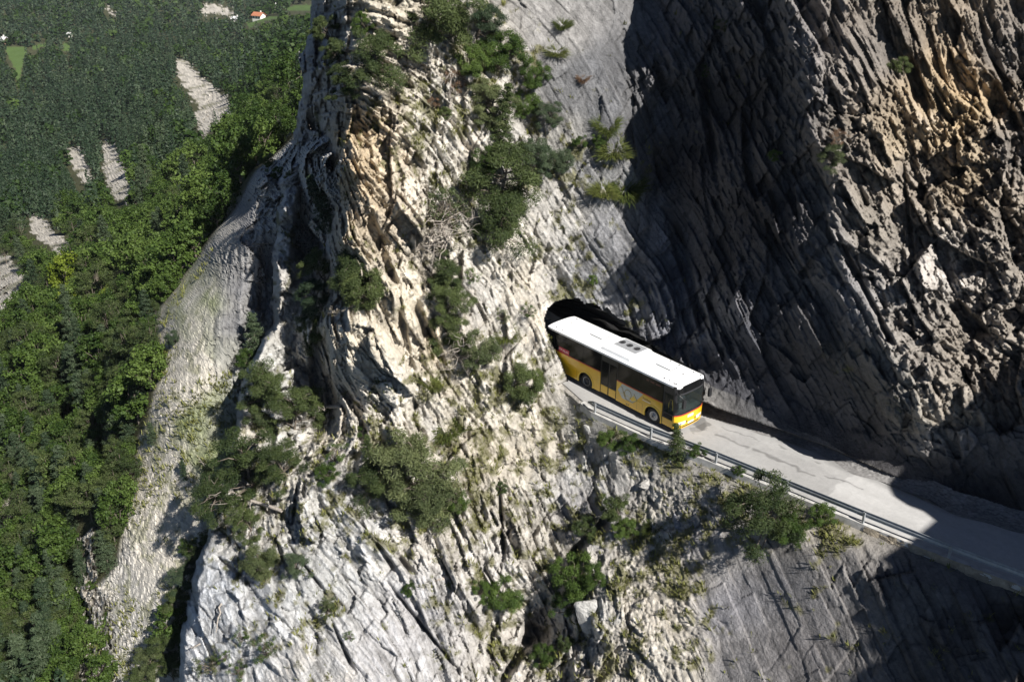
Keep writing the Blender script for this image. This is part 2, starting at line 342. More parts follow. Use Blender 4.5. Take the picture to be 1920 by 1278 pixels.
# crevices and hand placed forms: (x0,y0,x1,y1,width,depth) dark gullies cut into the face
CUTS = [(600,250,585,520,34,4.5),(596,600,606,800,26,4.0),(690,400,745,545,12,1.6),(745,545,770,700,8,1.0),(575,330,560,520,22,2.5),
        (775,560,830,700,12,1.3),(935,900,945,1050,7,1.2),(1010,1165,985,1215,30,2.2),(1000,1180,940,1278,14,1.8),(1150,960,1060,1050,16,1.5),
        (560,900,548,990,6,.8),(620,1160,665,1260,4,.7),(700,1010,735,1060,9,1.0),(745,1040,775,1075,9,1.0),(725,1090,870,1270,5,.8),(400,1040,450,1075,4,.6),(540,1020,610,1110,5,.8),
        (905,1060,940,1120,7,.9),(1255,400,1330,650,14,1.3),(1310,130,1345,330,14,1.4),(1560,420,1690,680,9,.9),(1330,560,1345,640,7,1.0),(1690,300,1720,560,8,.9),(1780,560,1850,640,16,1.8),(1850,150,1900,260,20,2.2),(1700,100,1730,200,14,1.8)]
for x0, y0, x1, y1, wd, dp in CUTS:
    vx, vy = x1 - x0, y1 - y0; L2 = vx * vx + vy * vy
    t = np.clip(((px - x0) * vx + (py - y0) * vy) / L2, 0, 1)
    dd = np.hypot(px - x0 - t * vx, py - y0 - t * vy) + wp[:, 1] * wd * .9
    dA2 += dp * (1 - sstep(wd * .35, wd, dd)) * np.minimum(1, np.sin(np.clip(t, .06, .94) * PI) * 1.6)
# left flank turns away from the viewer
dA2 = dA2 + 6.5 * (1 - sstep(-8, 12, edge)) ** 2
# road bed is cut flat into the face
gd = ground_d(px, py, -.05); PG = unproj(px, py, gd)
road = (gd > 0) & (PG[:, 0] > -9.0) & (PG[:, 0] < 60) & (PG[:, 1] > yo(PG[:, 0]) - .25) & (PG[:, 1] < yi(PG[:, 0]) + .15)
dA2 = np.where(road, gd, dA2)
# nothing of the slope may stand above the road edge in front of it
below = (gd > 0) & (PG[:, 0] > -8.0) & (PG[:, 1] <= yo(PG[:, 0]) - .25)
dA2 = np.where(below, np.maximum(dA2, np.minimum(gd - .03, dA2 + 9)), dA2) if False else dA2
PA = unproj(px, py, dA2)
low = below & (PA[:, 2] > -.15 - .35 * np.maximum(yo(PA[:, 0]) - PA[:, 1], 0)) & (PA[:, 0] > -7)
PA = np.where(low[:, None], unproj(px, py, np.maximum(ground_d(px, py, -.3), dA2)), PA)
ny_, nx_ = GX.shape
print('W', [(c[0], c[1], round(float(v), 1)) for c, v in zip(CP, cval) if isinstance(c[2], tuple)])
TUN = [(1066,716),(1050,672),(1036,645),(1024,615),(1021,597),(1028,578),(1042,566),(1062,560),(1085,560),(1108,565),(1135,583),(1160,603),(1188,620),(1210,639),(1240,660),(1270,676),(1300,697),(1318,718),(1322,745),(1250,760),(1150,740)]
keep = (edge > -8) & ~((px < 930) & (py < -25 - 12 * n1)) & ~in_poly(px, py + (5 * b3 + 4 * b2) * sstep(1060, 1110, px), TUN)
idx = np.arange(nx_ * ny_).reshape(ny_, nx_)
Fq = np.stack([idx[:-1, :-1], idx[1:, :-1], idx[1:, 1:], idx[:-1, 1:]], -1).reshape(-1, 4)
Fq = Fq[keep[Fq].all(1)]

# albedo of the rock: limestone, iron stain, grey slab, slate, scree
AP = np.array([
 (700,50,.50,.45,.36),(690,180,.56,.50,.40),(680,250,.48,.38,.25),(660,330,.52,.41,.27),(690,420,.54,.46,.35),(640,200,.45,.41,.36),(600,100,.36,.36,.37),(590,300,.36,.36,.37),(560,420,.42,.42,.42),(500,700,.50,.49,.46),
 (800,250,.58,.54,.47),(850,350,.58,.54,.47),(900,150,.56,.52,.45),(950,450,.57,.53,.46),(1000,350,.52,.50,.46),(1000,620,.54,.51,.46),(760,600,.54,.48,.38),(680,640,.57,.51,.41),(700,740,.58,.54,.47),(900,720,.54,.50,.43),
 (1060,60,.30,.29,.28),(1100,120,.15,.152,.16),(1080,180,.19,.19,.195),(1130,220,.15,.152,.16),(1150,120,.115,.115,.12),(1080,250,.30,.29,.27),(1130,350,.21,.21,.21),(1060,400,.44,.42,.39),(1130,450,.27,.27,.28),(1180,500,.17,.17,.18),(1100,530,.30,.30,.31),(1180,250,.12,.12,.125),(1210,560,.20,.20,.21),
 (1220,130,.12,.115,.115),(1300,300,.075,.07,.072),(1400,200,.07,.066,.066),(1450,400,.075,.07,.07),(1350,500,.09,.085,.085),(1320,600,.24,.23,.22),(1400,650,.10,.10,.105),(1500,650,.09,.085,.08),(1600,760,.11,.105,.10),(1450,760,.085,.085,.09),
 (1560,150,0.219,0.200,0.178),(1620,300,0.219,0.200,0.178),(1650,420,0.230,0.213,0.188),(1780,230,.46,.36,.22),(1790,180,.40,.31,.20),(1740,200,.34,.28,.20),(1690,270,.32,.27,.2),(1830,320,.3,.25,.18),(1720,330,0.266,0.239,0.206),(1760,480,0.449,0.427,0.398),(1700,620,0.263,0.248,0.228),(1650,560,0.266,0.255,0.243),(1800,650,0.278,0.253,0.220),(1850,450,0.254,0.232,0.204),(1900,300,0.206,0.188,0.170),(1740,800,0.304,0.277,0.237),(1850,850,0.158,0.147,0.138),(1650,100,0.182,0.168,0.154),(1880,100,0.182,0.168,0.154),
 (480,950,.44,.42,.38),(400,1120,.48,.49,.505),(500,1180,.48,.48,.48),(600,1100,.465,.465,.455),(650,980,.48,.47,.45),(700,1200,.43,.42,.42),(760,1150,.38,.37,.37),(560,1250,.47,.465,.46),(800,800,.50,.46,.39),(760,900,.50,.47,.42),(850,960,.52,.48,.42),
 (900,1050,.52,.49,.45),(1000,980,.44,.41,.36),(1000,850,.48,.44,.37),(900,850,.50,.45,.37),(1100,900,.36,.35,.34),(1120,850,.36,.35,.33),(1200,850,.36,.345,.32),(1060,1080,.46,.43,.38),(1110,1150,.50,.48,.45),(980,1200,.44,.41,.37),(1100,960,.30,.29,.29),
 (1250,1000,.42,.39,.34),(1230,1120,.47,.43,.37),(1250,1060,.46,.42,.36),(1285,1150,.45,.41,.35),(1210,1190,.46,.42,.36),(1200,1040,.44,.41,.36),(1280,1060,.43,.40,.35),(1280,1230,.44,.41,.36),(1320,1000,.30,.29,.29),(1380,1130,.25,.245,.26),(1480,1100,.18,.175,.18),(1560,1050,.20,.19,.185),(1500,1230,.19,.18,.18),(1400,1250,.24,.23,.23),(1450,920,.34,.32,.29),(1560,970,.36,.33,.28),(1650,1120,.13,.125,.125),(1800,1200,.10,.095,.095),(1900,1100,.10,.095,.095),
])
lineY = np.interp(AP[:, 0], [0, 1020, 1330, 1650, 1920], [-999, 560, 755, 880, 985])
up = (AP[:, 0] > 1020) & (AP[:, 1] < lineY)
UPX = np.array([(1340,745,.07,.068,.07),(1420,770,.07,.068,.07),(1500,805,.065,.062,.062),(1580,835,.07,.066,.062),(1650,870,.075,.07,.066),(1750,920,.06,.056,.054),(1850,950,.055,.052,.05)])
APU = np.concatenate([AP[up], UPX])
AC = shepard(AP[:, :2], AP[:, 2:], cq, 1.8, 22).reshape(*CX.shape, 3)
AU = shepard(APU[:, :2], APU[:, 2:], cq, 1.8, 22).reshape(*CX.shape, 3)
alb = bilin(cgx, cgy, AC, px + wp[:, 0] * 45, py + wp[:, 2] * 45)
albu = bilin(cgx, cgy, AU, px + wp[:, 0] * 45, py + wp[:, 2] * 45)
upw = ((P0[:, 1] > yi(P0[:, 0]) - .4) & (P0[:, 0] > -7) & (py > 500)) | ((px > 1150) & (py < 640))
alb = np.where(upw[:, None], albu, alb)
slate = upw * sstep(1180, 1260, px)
alb = alb * (1 - .05 * slate * (1 - sstep(.16, .26, alb[:, 0])))[:, None]  # deepens the shade of the dark wall in its colour
lich = sstep(.12, .5, fbm(P0 / .5, 4, 160) + .3 * fbm(P0 / 3, 3, 161)) * .24
alb = alb * (1 - lich * (alb[:, 0] > .2))[:, None] * (1 + .12 * b2 + .12 * b3 - .25 * np.exp(-e3 / .06) - .3 * np.exp(-e2 / .03))[:, None] * (1 + .12 * fbm(np.stack([s0 / .5, l0 / 5, m0 / 5], -1), 3, 101))[:, None]
pale = sstep(.34, .5, alb[:, 0])
alb = alb * (1 - pale[:, None] * np.array([-.05, -.06, -.08]))
och = sstep(.05, .55, fbm(P0 / 3.0, 4, 110)) * pale * .34
alb = alb * (1 - och[:, None]) + (alb * np.array([.98, .82, .60])) * och[:, None]
grey = sstep(.1, .5, fbm(np.stack([s0 / 2.0, l0 / 6, m0 / 4], -1), 4, 120)) * pale * .5
alb = alb * (1 - grey[:, None]) + np.array([.34, .335, .335]) * grey[:, None]
# moss and thin grass on ledges: more where the face is broken and near the sunlit slope
GP = np.array([(700,80,.2),(850,180,.8),(1000,200,.8),(1060,350,.5),(1150,300,.6),(1100,120,.05),(1130,60,.02),(1120,200,.1),(950,450,.4),(700,500,.2),(700,650,.15),(820,760,.8),(880,830,.8),(620,880,.7),(700,950,.6),(560,950,.8),(480,1000,.6),(420,1150,.12),(560,1180,.3),(700,1180,.2),(450,1230,.3),(620,1080,.3),(520,1050,.6),(900,1000,.6),(960,900,.7),(860,1050,.7),(980,1060,.6),(930,1200,.7),(1060,860,.7),(1180,820,.9),(1150,900,.45),(1230,950,.7),(1230,1080,.75),(1280,1200,.55),(1330,900,.8),(1400,880,.9),(1540,960,.8),(1400,1100,.05),(1500,1200,.2),(1650,1100,.1),(1300,400,0),(1450,500,0),(1650,400,.1),(1750,300,.1),(1850,700,.05),(550,420,.4),(500,700,.3)], float)
GC = shepard(GP[:, :2], GP[:, 2:], cq, 2, 25).reshape(*CX.shape, 1)
gz = bilin(cgx, cgy, GC, px, py)[:, 0]
gn = fbm(P0 / .55, 4, 130) * .9 + .35 * fbm(P0 / 2.4, 2, 131)
moss = sstep(.52, .70, gn * .55 + .5 + (gz - .55) * .42) * sstep(.02, .2, gz) * (~road) * (1 - slate) * ~((P0[:, 1] > yi(P0[:, 0]) - 2.2) & (P0[:, 0] > -7) & (np.abs(P0[:, 2]) < 3) & (px > 1200))
mossc = np.array([.13, .125, .055]) * (1 + .35 * fbm(P0 / .35, 2, 140))[:, None]
alb = alb * (1 - moss[:, None] * .8) + mossc * moss[:, None] * .8
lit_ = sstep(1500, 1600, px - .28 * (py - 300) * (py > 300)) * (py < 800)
alb = alb * (1 + (slate * (1 - lit_))[:, None] * np.array([-.03, .0, .10]) + (slate * lit_)[:, None] * np.array([.05, .02, .0]))  # painted light: shaded part of the wall cooler, sunlit part warmer
alb = np.clip(alb, .015, .75)
used = np.zeros(len(px), bool); used[Fq.ravel()] = True
remap = np.cumsum(used) - 1
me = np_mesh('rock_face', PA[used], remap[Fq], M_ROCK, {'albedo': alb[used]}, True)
rock = tag(link('rock_face', me), kind='structure')
PAg = PA.reshape(ny_, nx_, 3)
mossg = moss.reshape(ny_, nx_)
def surfA(x, y): return bilin(gx, gy, PAg, np.asarray(x, float), np.asarray(y, float))
def normA(x, y, h=8.0):
    a = surfA(x + h, y) - surfA(x - h, y); b = surfA(x, y - h) - surfA(x, y + h)
    n = np.cross(a, b); n /= np.linalg.norm(n, axis=-1, keepdims=True) + 1e-9
    return n

# tunnel lining: the mouth pushed back along the road into the mountain
TB = np.array(TUN[:18], float)
t_ = np.linspace(0, len(TB) - 1, 90); tb = np.stack([np.interp(t_, np.arange(len(TB)), TB[:, k]) for k in (0, 1)], -1)
mouth = surfA(tb[:, 0], tb[:, 1])
rows = []
for k, s in enumerate(np.linspace(0, 26, 40)):
    row = mouth + np.array([-1, -.012 * s, .0]) * s
    row = row + (fbm(row / 1.1, 4, 200)[:, None] * np.array([.3, .7, .55])) * min(1, s / 1.5)
    # squeeze towards the bore
    t = sstep(0, 8, np.array(s)); c = np.array([0, .7, 1.9]); row[:, 1:] = row[:, 1:] * (1 - .12 * t) + c[1:] * .12 * t
    lw = (tb[:, 1] > 588) & (tb[:, 0] < 1070)                      # the side of the rib: never in front of its edge
    row[:, 1] = np.where(lw, np.minimum(row[:, 1], mouth[:, 1] - .01 * s), np.maximum(row[:, 1], mouth[:, 1] - .05)); row[:, 0] = np.minimum(row[:, 0], mouth[:, 0] - s * .9)
    row[:, 2] = np.where((np.abs(row[:, 1]) < 1.7) & ~lw, np.maximum(row[:, 2], 3.7 + .5 * fbm(row / .8, 3, 220)), row[:, 2])
    rows.append(row)
TV = np.concatenate(rows); nr, nc = len(rows), len(tb)
ii = np.arange(nr * nc).reshape(nr, nc)
TF = np.stack([ii[:-1, :-1], ii[1:, :-1], ii[1:, 1:], ii[:-1, 1:]], -1).reshape(-1, 4)
me = np_mesh('tunnel_lining', TV, TF, M_ROCK, {'albedo': np.full((len(TV), 3), .016) * (1 + .3 * fbm(TV / .8, 3, 210))[:, None]})  # near-black rock: the darkness of the bore is put into the colour
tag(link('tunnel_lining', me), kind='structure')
# ---------------------------------------------------------------- valley side behind: scree gully, slab, forest floor
HP = [
 (250,1278,68),(320,1150,67),(300,1000,69),(330,800,69.5),(370,600,70.5),(430,450,71.5),(480,330,74),(470,500,70),(510,450,69.5),(530,350,72),(560,250,75),(600,500,70),(600,800,68),(450,700,69),(420,850,67.5),(560,1100,66),
 (350,1450,63),(150,1278,70.5),(200,1130,71.5),(230,950,72),(270,750,73.5),(320,580,76),(400,430,81),(480,300,94),(540,220,118),
 (80,1200,108),(0,1278,106),(0,1000,122),(100,900,122),(150,800,130),(200,600,146),(0,700,150),(-100,900,135),(300,450,166),(400,330,190),(470,240,220),(560,100,290),(640,60,300),(520,150,250),
 (100,500,185),(0,560,180),(0,430,240),(150,400,240),(280,300,270),(230,300,300),(330,200,330),(400,200,315),(440,190,300),(100,300,350),(0,250,400),(-150,400,300),(-150,650,190),(-150,1278,110),(0,1450,96),
 (200,200,420),(100,150,520),(0,130,560),(300,100,560),(450,100,520),(500,40,660),(560,10,760),(300,20,800),(100,20,800),(0,0,830),(650,0,800),
 (0,-90,1300),(300,-90,1350),(650,-90,1350),(-200,-90,1250),(-200,130,560),(-200,250,420)]
HP = np.array(HP, float)
near_ = np.arange(len(HP)) >= 25
HP[near_, 2] *= .70 + .30 * sstep(125, 320, HP[near_, 2])
hx = np.arange(-250, 690, 2.6); hy = np.arange(-90, 1440, 2.6)
HX, HY = np.meshgrid(hx, hy); qx, qy = HX.ravel(), HY.ravel()
chx = np.linspace(hx[0], hx[-1], 110); chy = np.linspace(hy[0], hy[-1], 160)
KX, KY = np.meshgrid(chx, chy)
Dh = np.exp(tps(HP[:, :2], np.log(HP[:, 2]), np.stack([KX.ravel(), KY.ravel()], -1), 2e-3)).reshape(KX.shape)
dB = bilin(chx, chy, Dh, qx, qy)
PB = unproj(qx, qy, dB)
GUL = np.array([(-90,640),(200,600),(260,548),(320,478),(400,428),(470,380),(560,318),(590,290),(640,286),(720,292),(800,268),(830,250),(900,252),(980,232),(1060,212),(1100,175),(1180,148),(1278,200),(1450,230)], float)
def gully(y): return np.interp(y, GUL[:, 0], GUL[:, 1])
BARE = { # open ground on the wooded side
 'slide': [(330,112),(352,118),(380,148),(412,172),(440,198),(430,215),(408,232),(396,246),(378,205),(350,170),(332,140)],
 'slide2': [(190,262),(212,270),(232,300),(245,345),(250,380),(215,372),(196,330),(192,300)],
 'slide3': [(124,282),(150,270),(172,330),(165,350),(140,320)],
 'slide4': [(48,402),(80,410),(110,440),(140,468),(120,480),(85,460),(60,430)],
 'slide5': [(-60,460),(15,472),(44,520),(46,545),(10,575),(-60,590)],
 'slide6': [(-60,915),(38,918),(36,945),(10,1000),(12,1040),(-60,1060)],
 'slide7': [(378,200),(398,240),(382,262),(364,215)],
 'slide8': [(378,12),(402,8),(440,22),(436,30),(400,26),(384,28)],
 'slide9': [(195,14),(222,22),(220,27),(198,22)],
 'ledge': [(140,1015),(176,985),(205,990),(176,1030),(180,1090),(150,1120),(142,1060)],
 'ledge2': [(140,1100),(205,1110),(215,1278),(150,1278),(146,1190)],
 'path': [(128,730),(145,735),(140,770),(122,760)],
 'path2': [(195,800),(212,830),(205,840),(190,812)],
}
MEAD = [[(462,42),(486,36),(520,30),(530,30),(520,35),(486,42),(466,54)], [(532,18),(556,9),(600,10),(600,20),(560,21),(545,20)], [(8,90),(34,86),(52,90),(46,110),(40,130),(38,162),(34,165),(28,130),(16,105)], [(58,88),(86,80),(90,86),(62,94)], [(118,80),(132,80),(132,96),(120,96)]]
wb = np.stack([fbm(PB / 9, 3, 310), fbm(PB / 9, 3, 320), fbm(PB / 9, 3, 330)], -1)
jx, jy = qx + wb[:, 0] * 7, qy + wb[:, 1] * 7
ingul = sstep(-6, 8, qx - gully(qy) + wb[:, 0] * 9)
bare = np.zeros(len(qx))
fj = fbm(PB / 2.5, 3, 340); fk = fbm(PB / 2.5, 3, 341)
for pl in BARE.values(): bare = np.maximum(bare, in_poly(jx + 11 * fj, jy + 14 * fk, pl).astype(float))
mead = np.zeros(len(qx))
for pl in MEAD: mead = np.maximum(mead, in_poly(qx + wb[:, 0] * 2, qy + wb[:, 1] * 2, pl).astype(float))
cliffz = shepard(np.array([(450,540),(440,610),(462,410),(432,670),(497,470),(470,480),(500,420),(485,560),(540,400),(560,300),(600,500),(450,680),(480,640),(300,800),(380,560),(350,900),(250,1200),(420,420),(180,1200),(160,1050),(300,950),(280,1100),(250,1130),(380,700),(350,650),(390,900),(235,1240),(330,720),(300,880),(360,560)], float),
                 np.array([(.95,0),(.95,0),(.9,.1),(.7,0),(.9,.2),(.9,.25),(.7,.5),(.8,.3),(0,1),(0,1),(0,1),(.5,.6),(.4,.6),(0,0),(.05,0),(0,0),(0,.05),(.3,.1),(0,.6),(0,.7)] + [(0,0)] * 10, float), np.stack([qx, qy], -1), 2, 18)
slab, crag = cliffz[:, 0] * ingul, cliffz[:, 1] * np.maximum(ingul, bare)
bcell, becl = cells(PB / 2.6, 301, 1.2); bc2, _ = cells(PB / np.array([.8, .8, 1.6]), 302, 1.2)
st = fbm(np.stack([PB @ R_ / .8, PB @ U_ / 9, PB @ B_ / 3], -1), 4, 303)
sc = np.maximum(ingul, bare)
PQ = PB * np.where(dB < 100, 1.6, 1.0)[:, None]
st = fbm(np.stack([PQ @ R_ / .6, PQ @ U_ / 9, PQ @ B_ / 3], -1), 4, 303)
bc2, _ = cells(PQ / np.array([.5, .5, .8]), 302, 1.2)
dispB = fbm(PB / 14, 4, 304) * np.where(ingul > .5, .9, 2.2) * np.minimum(1.6, dB / 150) + crag * (1.6 * bcell + .5 * bc2) + slab * (.35 * st) + sc * (.06 * bc2 + .07 * fbm(PQ / .5, 3, 305)) + bare * (.5 * bcell + .35 * bc2 + 1.2 * fbm(PB / 6, 3, 345))
PBd = unproj(qx, qy, dB - dispB)
scree = np.stack([.52 + .05 * wb[:, 0], .485 + .05 * wb[:, 0], .42 + .04 * wb[:, 0]], -1) * (1 + .22 * fbm(PQ / .6, 4, 306) + .12 * bc2)[:, None]
gs = sstep(.0, .5, fbm(PB / np.array([9, 9, 9]), 3, 309) + .15)
scree = scree * (1 - .55 * gs[:, None]) + np.array([.40, .395, .39]) * (1 + .12 * st)[:, None] * .55 * gs[:, None]
gr2 = sstep(.08, .32, fbm(PQ / 1.1, 4, 307) + .16 * fbm(PB / 10, 2, 308)) * (1 - slab)
scree = scree * (1 - .5 * gr2[:, None]) + np.array([.14, .15, .055]) * .5 * gr2[:, None]
gl = sstep(0.25, .9, shepard(np.array([(412,800),(440,760),(425,860),(415,570),(405,630),(350,700),(480,400),(330,950)], float), np.array([[1.], [1.], [1.], [.8], [.8], [0.], [0.], [0.]]), np.stack([qx, qy], -1), 3, 12)[:, 0] + .5 * fbm(PB / 2, 3, 311) - .15) * ingul * (1 - slab * .6)
scree = scree * (1 - .75 * gl[:, None]) + np.array([.13, .17, .05]) * .75 * gl[:, None]
slabc = np.array([.17, .17, .18]) * (1 + .5 * st)[:, None]
cragc = np.array([.44, .43, .41]) * (1 + .15 * bcell)[:, None]
bal = scree * (1 - slab[:, None]) + slabc * slab[:, None]
bal = bal * (1 - crag[:, None]) + cragc * crag[:, None]
rs = np.exp(-((qx - (487 - (qy - 520) * .03)) / 7) ** 2) * sstep(440, 480, qy) * (1 - sstep(570, 620, qy))
bal = bal * (1 - .75 * rs[:, None]) + np.array([.13, .09, .06]) * .75 * rs[:, None]
floor = np.array([.060, .062, .030]) * (1 + .4 * fbm(PB / 3, 3, 312))[:, None]
slide = np.array([.44, .41, .36]) * (1 + .18 * bcell + .15 * bc2)[:, None]
moss2 = sstep(.15, .4, fbm(PB / 5, 4, 313))[:, None]
slide = slide * (1 - .7 * moss2) + np.array([.12, .12, .06]) * .7 * moss2
mc = np.array([.085, .135, .038]) * (1 + .15 * fbm(PB / 6, 3, 314))[:, None]
albB = floor * (1 - sc[:, None]) + np.where(bare[:, None] > ingul[:, None], slide, bal) * sc[:, None]
albB = np.where(mead[:, None] > 0, mc, albB)
albB = np.clip(albB, .01, .7)
nyB, nxB = HX.shape; ib = np.arange(nxB * nyB).reshape(nyB, nxB)
FB = np.stack([ib[:-1, :-1], ib[1:, :-1], ib[1:, 1:], ib[:-1, 1:]], -1).reshape(-1, 4)
me = np_mesh('hillside', PBd, FB, M_ROCK, {'albedo': albB})
tag(link('hillside', me), kind='structure')
PBg = PBd.reshape(nyB, nxB, 3)
def surfB(x, y): return bilin(hx, hy, PBg, np.asarray(x, float), np.asarray(y, float))
# ---------------------------------------------------------------- unseen rock added out of frame, outlined to throw the shade at the right
SB = [(1990,560),(1915,655),(1880,690),(1800,760),(1745,800),(1715,850),(1690,885),(1662,908),(1672,930),(1700,948),(1728,958),(1750,975),(1762,990),(1752,1004),(1735,1012),(1700,1030),(1650,1045),(1668,1062),(1640,1075),(1615,1090),(1640,1110),(1600,1125),(1625,1140),(1592,1160),(1640,1180),(1620,1195),(1600,1215),(1645,1235),(1600,1262),(1560,1300),(1540,1400)]
SB = np.array(SB, float)
pp = surfA(SB[:, 0], np.minimum(SB[:, 1], 1440)); Sv = np.array(SDIR)
ex = np.cross(Sv, [0, 0, 1.0]); ex /= np.linalg.norm(ex)
if ex @ ROT[:, 0] < 0: ex = -ex
ey = np.cross(ex, Sv); ey = ey if ey[2] > 0 else -ey
qa, qb = (pp - pp[0]) @ ex, (pp - pp[0]) @ ey
def shade_rock():
    t_ = np.linspace(0, len(qa) - 1, 160); a = np.interp(t_, np.arange(len(qa)), qa); b = np.interp(t_, np.arange(len(qa)), qb)
    nn = 26; V = []
    base = pp[0] + Sv * 24
    for k in range(nn):
        f = k / (nn - 1)
        row = base + (a + 16 * f ** 1.2)[:, None] * ex + b[:, None] * ey + Sv * (5.0 * math.sin(f * 2.4))
        row = row + (fbm(row / 3.0, 4, 401)[:, None] * Sv * 1.6)
        V.append(row)
    V = np.concatenate(V); ii = np.arange(nn * 160).reshape(nn, 160)
    F = np.stack([ii[:-1, :-1], ii[1:, :-1], ii[1:, 1:], ii[:-1, 1:]], -1).reshape(-1, 4)
    # a back skin so that it is a body and not a sheet
    VB = V - Sv * 3.0 * np.repeat(np.minimum(1, np.linspace(0, 6, nn)), 160)[:, None]
    F2 = F[:, ::-1] + len(V)
    me = np_mesh('unseen_shade_rock', np.concatenate([V, VB]), np.concatenate([F, F2]), M_ROCK, {'albedo': np.full((2 * len(V), 3), .2) * (1 + .3 * fbm(np.concatenate([V, VB]) / 2, 3, 402))[:, None]})
    px_, py_, d_ = project(V); print('overhang px', px_.min(), 'in frame', int(((px_ < 1930) & (py_ > -10) & (py_ < 1290) & (d_ > 0)).sum()))
    return tag(link('unseen_shade_rock', me), kind='structure')
shade_rock()

# ---------------------------------------------------------------- road, verge, kerb
def road_grid(name, f0, f1, x0, x1, sx, ny, z, mat, colfn, zfn=None):
    X = np.arange(x0, x1, sx); T = np.linspace(0, 1, ny)
    XX, TT = np.meshgrid(X, T, indexing='ij'); YY = f0(XX) * (1 - TT) + f1(XX) * TT
    P = np.stack([XX, YY, np.full_like(XX, z)], -1).reshape(-1, 3)
    if zfn is not None: P[:, 2] += zfn(P, TT.ravel())
    ii = np.arange(P.shape[0]).reshape(XX.shape)
    F = np.stack([ii[:-1, :-1], ii[1:, :-1], ii[1:, 1:], ii[:-1, 1:]], -1).reshape(-1, 4)
    me = np_mesh(name, P, F, mat, {'albedo': colfn(P, TT.ravel())}, True)
    return tag(link(name, me), kind='structure')
M_ASPH = rock_mat('asphalt')
for nd in M_ASPH.node_tree.nodes:
    if nd.type == 'BUMP': nd.inputs['Strength'].default_value = .12
    if nd.type == 'MAP_RANGE': nd.inputs[3].default_value = .88; nd.inputs[4].default_value = 1.1
def seg_dist(x, y, pts):
    d = np.full(x.shape, 1e9)
    for (x0, y0), (x1, y1) in zip(pts[:-1], pts[1:]):
        vx, vy = x1 - x0, y1 - y0; t = np.clip(((x - x0) * vx + (y - y0) * vy) / (vx * vx + vy * vy), 0, 1)
        d = np.minimum(d, np.hypot(x - x0 - t * vx, y - y0 - t * vy))
    return d
def px_ground(pts): return [tuple(unproj(x, y, ground_d(x, y))[:2]) for x, y in pts]
def road_col(P, T):
    n = fbm(P / 1.6, 4, 501); n2 = fbm(P * np.array([.25, 1.6, 1]), 3, 502); n3 = fbm(P / .12, 2, 506)
    a = .42 + .035 * n + .03 * n2 + .02 * n3
    jx_, jy_ = P[:, 0] + .25 * fbm(P / .5, 3, 503), P[:, 1] + .25 * fbm(P / .5, 3, 504)
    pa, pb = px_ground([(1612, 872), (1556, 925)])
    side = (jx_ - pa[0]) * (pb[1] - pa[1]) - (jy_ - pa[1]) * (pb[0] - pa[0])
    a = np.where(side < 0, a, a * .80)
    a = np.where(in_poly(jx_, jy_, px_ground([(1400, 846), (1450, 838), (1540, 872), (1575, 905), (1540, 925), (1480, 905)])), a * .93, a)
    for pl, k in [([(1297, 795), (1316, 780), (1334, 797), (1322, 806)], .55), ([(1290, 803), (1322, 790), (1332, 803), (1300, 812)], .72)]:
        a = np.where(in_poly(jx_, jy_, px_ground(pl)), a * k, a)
    for pts, wd in [([(1342, 815), (1360, 820), (1392, 834), (1405, 840)], .10), ([(1415, 843), (1450, 858), (1490, 875), (1500, 884), (1528, 890)], .09), ([(1463, 836), (1474, 842)], .08), ([(1535, 865), (1541, 868)], .07), ([(1548, 893), (1590, 903), (1615, 917)], .04), ([(1350, 800), (1420, 825)], .03)]:
        d = seg_dist(jx_, jy_, px_ground(pts)); a = a * (1 - .42 * (1 - sstep(wd * .3, wd * 1.6, d)))
    tyre = np.exp(-((T - .30) / .08) ** 2) + np.exp(-((T - .66) / .08) ** 2)
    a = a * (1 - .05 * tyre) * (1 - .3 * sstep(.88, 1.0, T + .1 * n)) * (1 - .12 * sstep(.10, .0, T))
    return np.clip(np.stack([a * 1.0, a * .985, a * .965], -1), .03, .7)
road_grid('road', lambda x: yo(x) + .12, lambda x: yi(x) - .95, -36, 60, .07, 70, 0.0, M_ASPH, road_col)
def verge_col(P, T):
    c, _ = cells(P / .14, 511, .6); a = .19 + .05 * fbm(P / .7, 3, 512) + .06 * c * (np.random.RandomState(1).rand(len(P)) > .3)
    return np.clip(np.stack([a * 1.02, a * .99, a * .97], -1), .05, .5)
road_grid('gravel_verge', lambda x: yi(x) - 1.0 - .25 * np.sin(x * .9) - .12 * np.sin(x * 2.3), lambda x: yi(x) + .5, -36, 60, .06, 40, .006, M_ASPH, verge_col,
          lambda P, T: T ** 2 * .35 * (1 + .5 * fbm(P / 1.2, 3, 513)) + .03 * cells(P / .13, 514, .8)[0] * sstep(0, .3, T))
M_CONC = plain('weathered_concrete', (.46, .45, .43), .85, noise=.14, nscale=3)
def kerb():
    X = np.arange(-6.2, 60, .25); prof = [(.16, -.02), (.15, .075), (-.22, .085), (-.25, -.42)]
    V = np.concatenate([np.stack([X, yo(X) + a, np.full_like(X, b) + .012 * np.sin(X * 3.1 + a * 9)], -1) for a, b in prof])
    ii = np.arange(len(V)).reshape(4, -1)
    F = np.stack([ii[:-1, :-1], ii[1:, :-1], ii[1:, 1:], ii[:-1, 1:]], -1).reshape(-1, 4)
    tag(link('kerb', np_mesh('kerb', V, F, M_CONC)), kind='structure')
kerb()
M_WALLST = rock_mat('ochre_masonry')
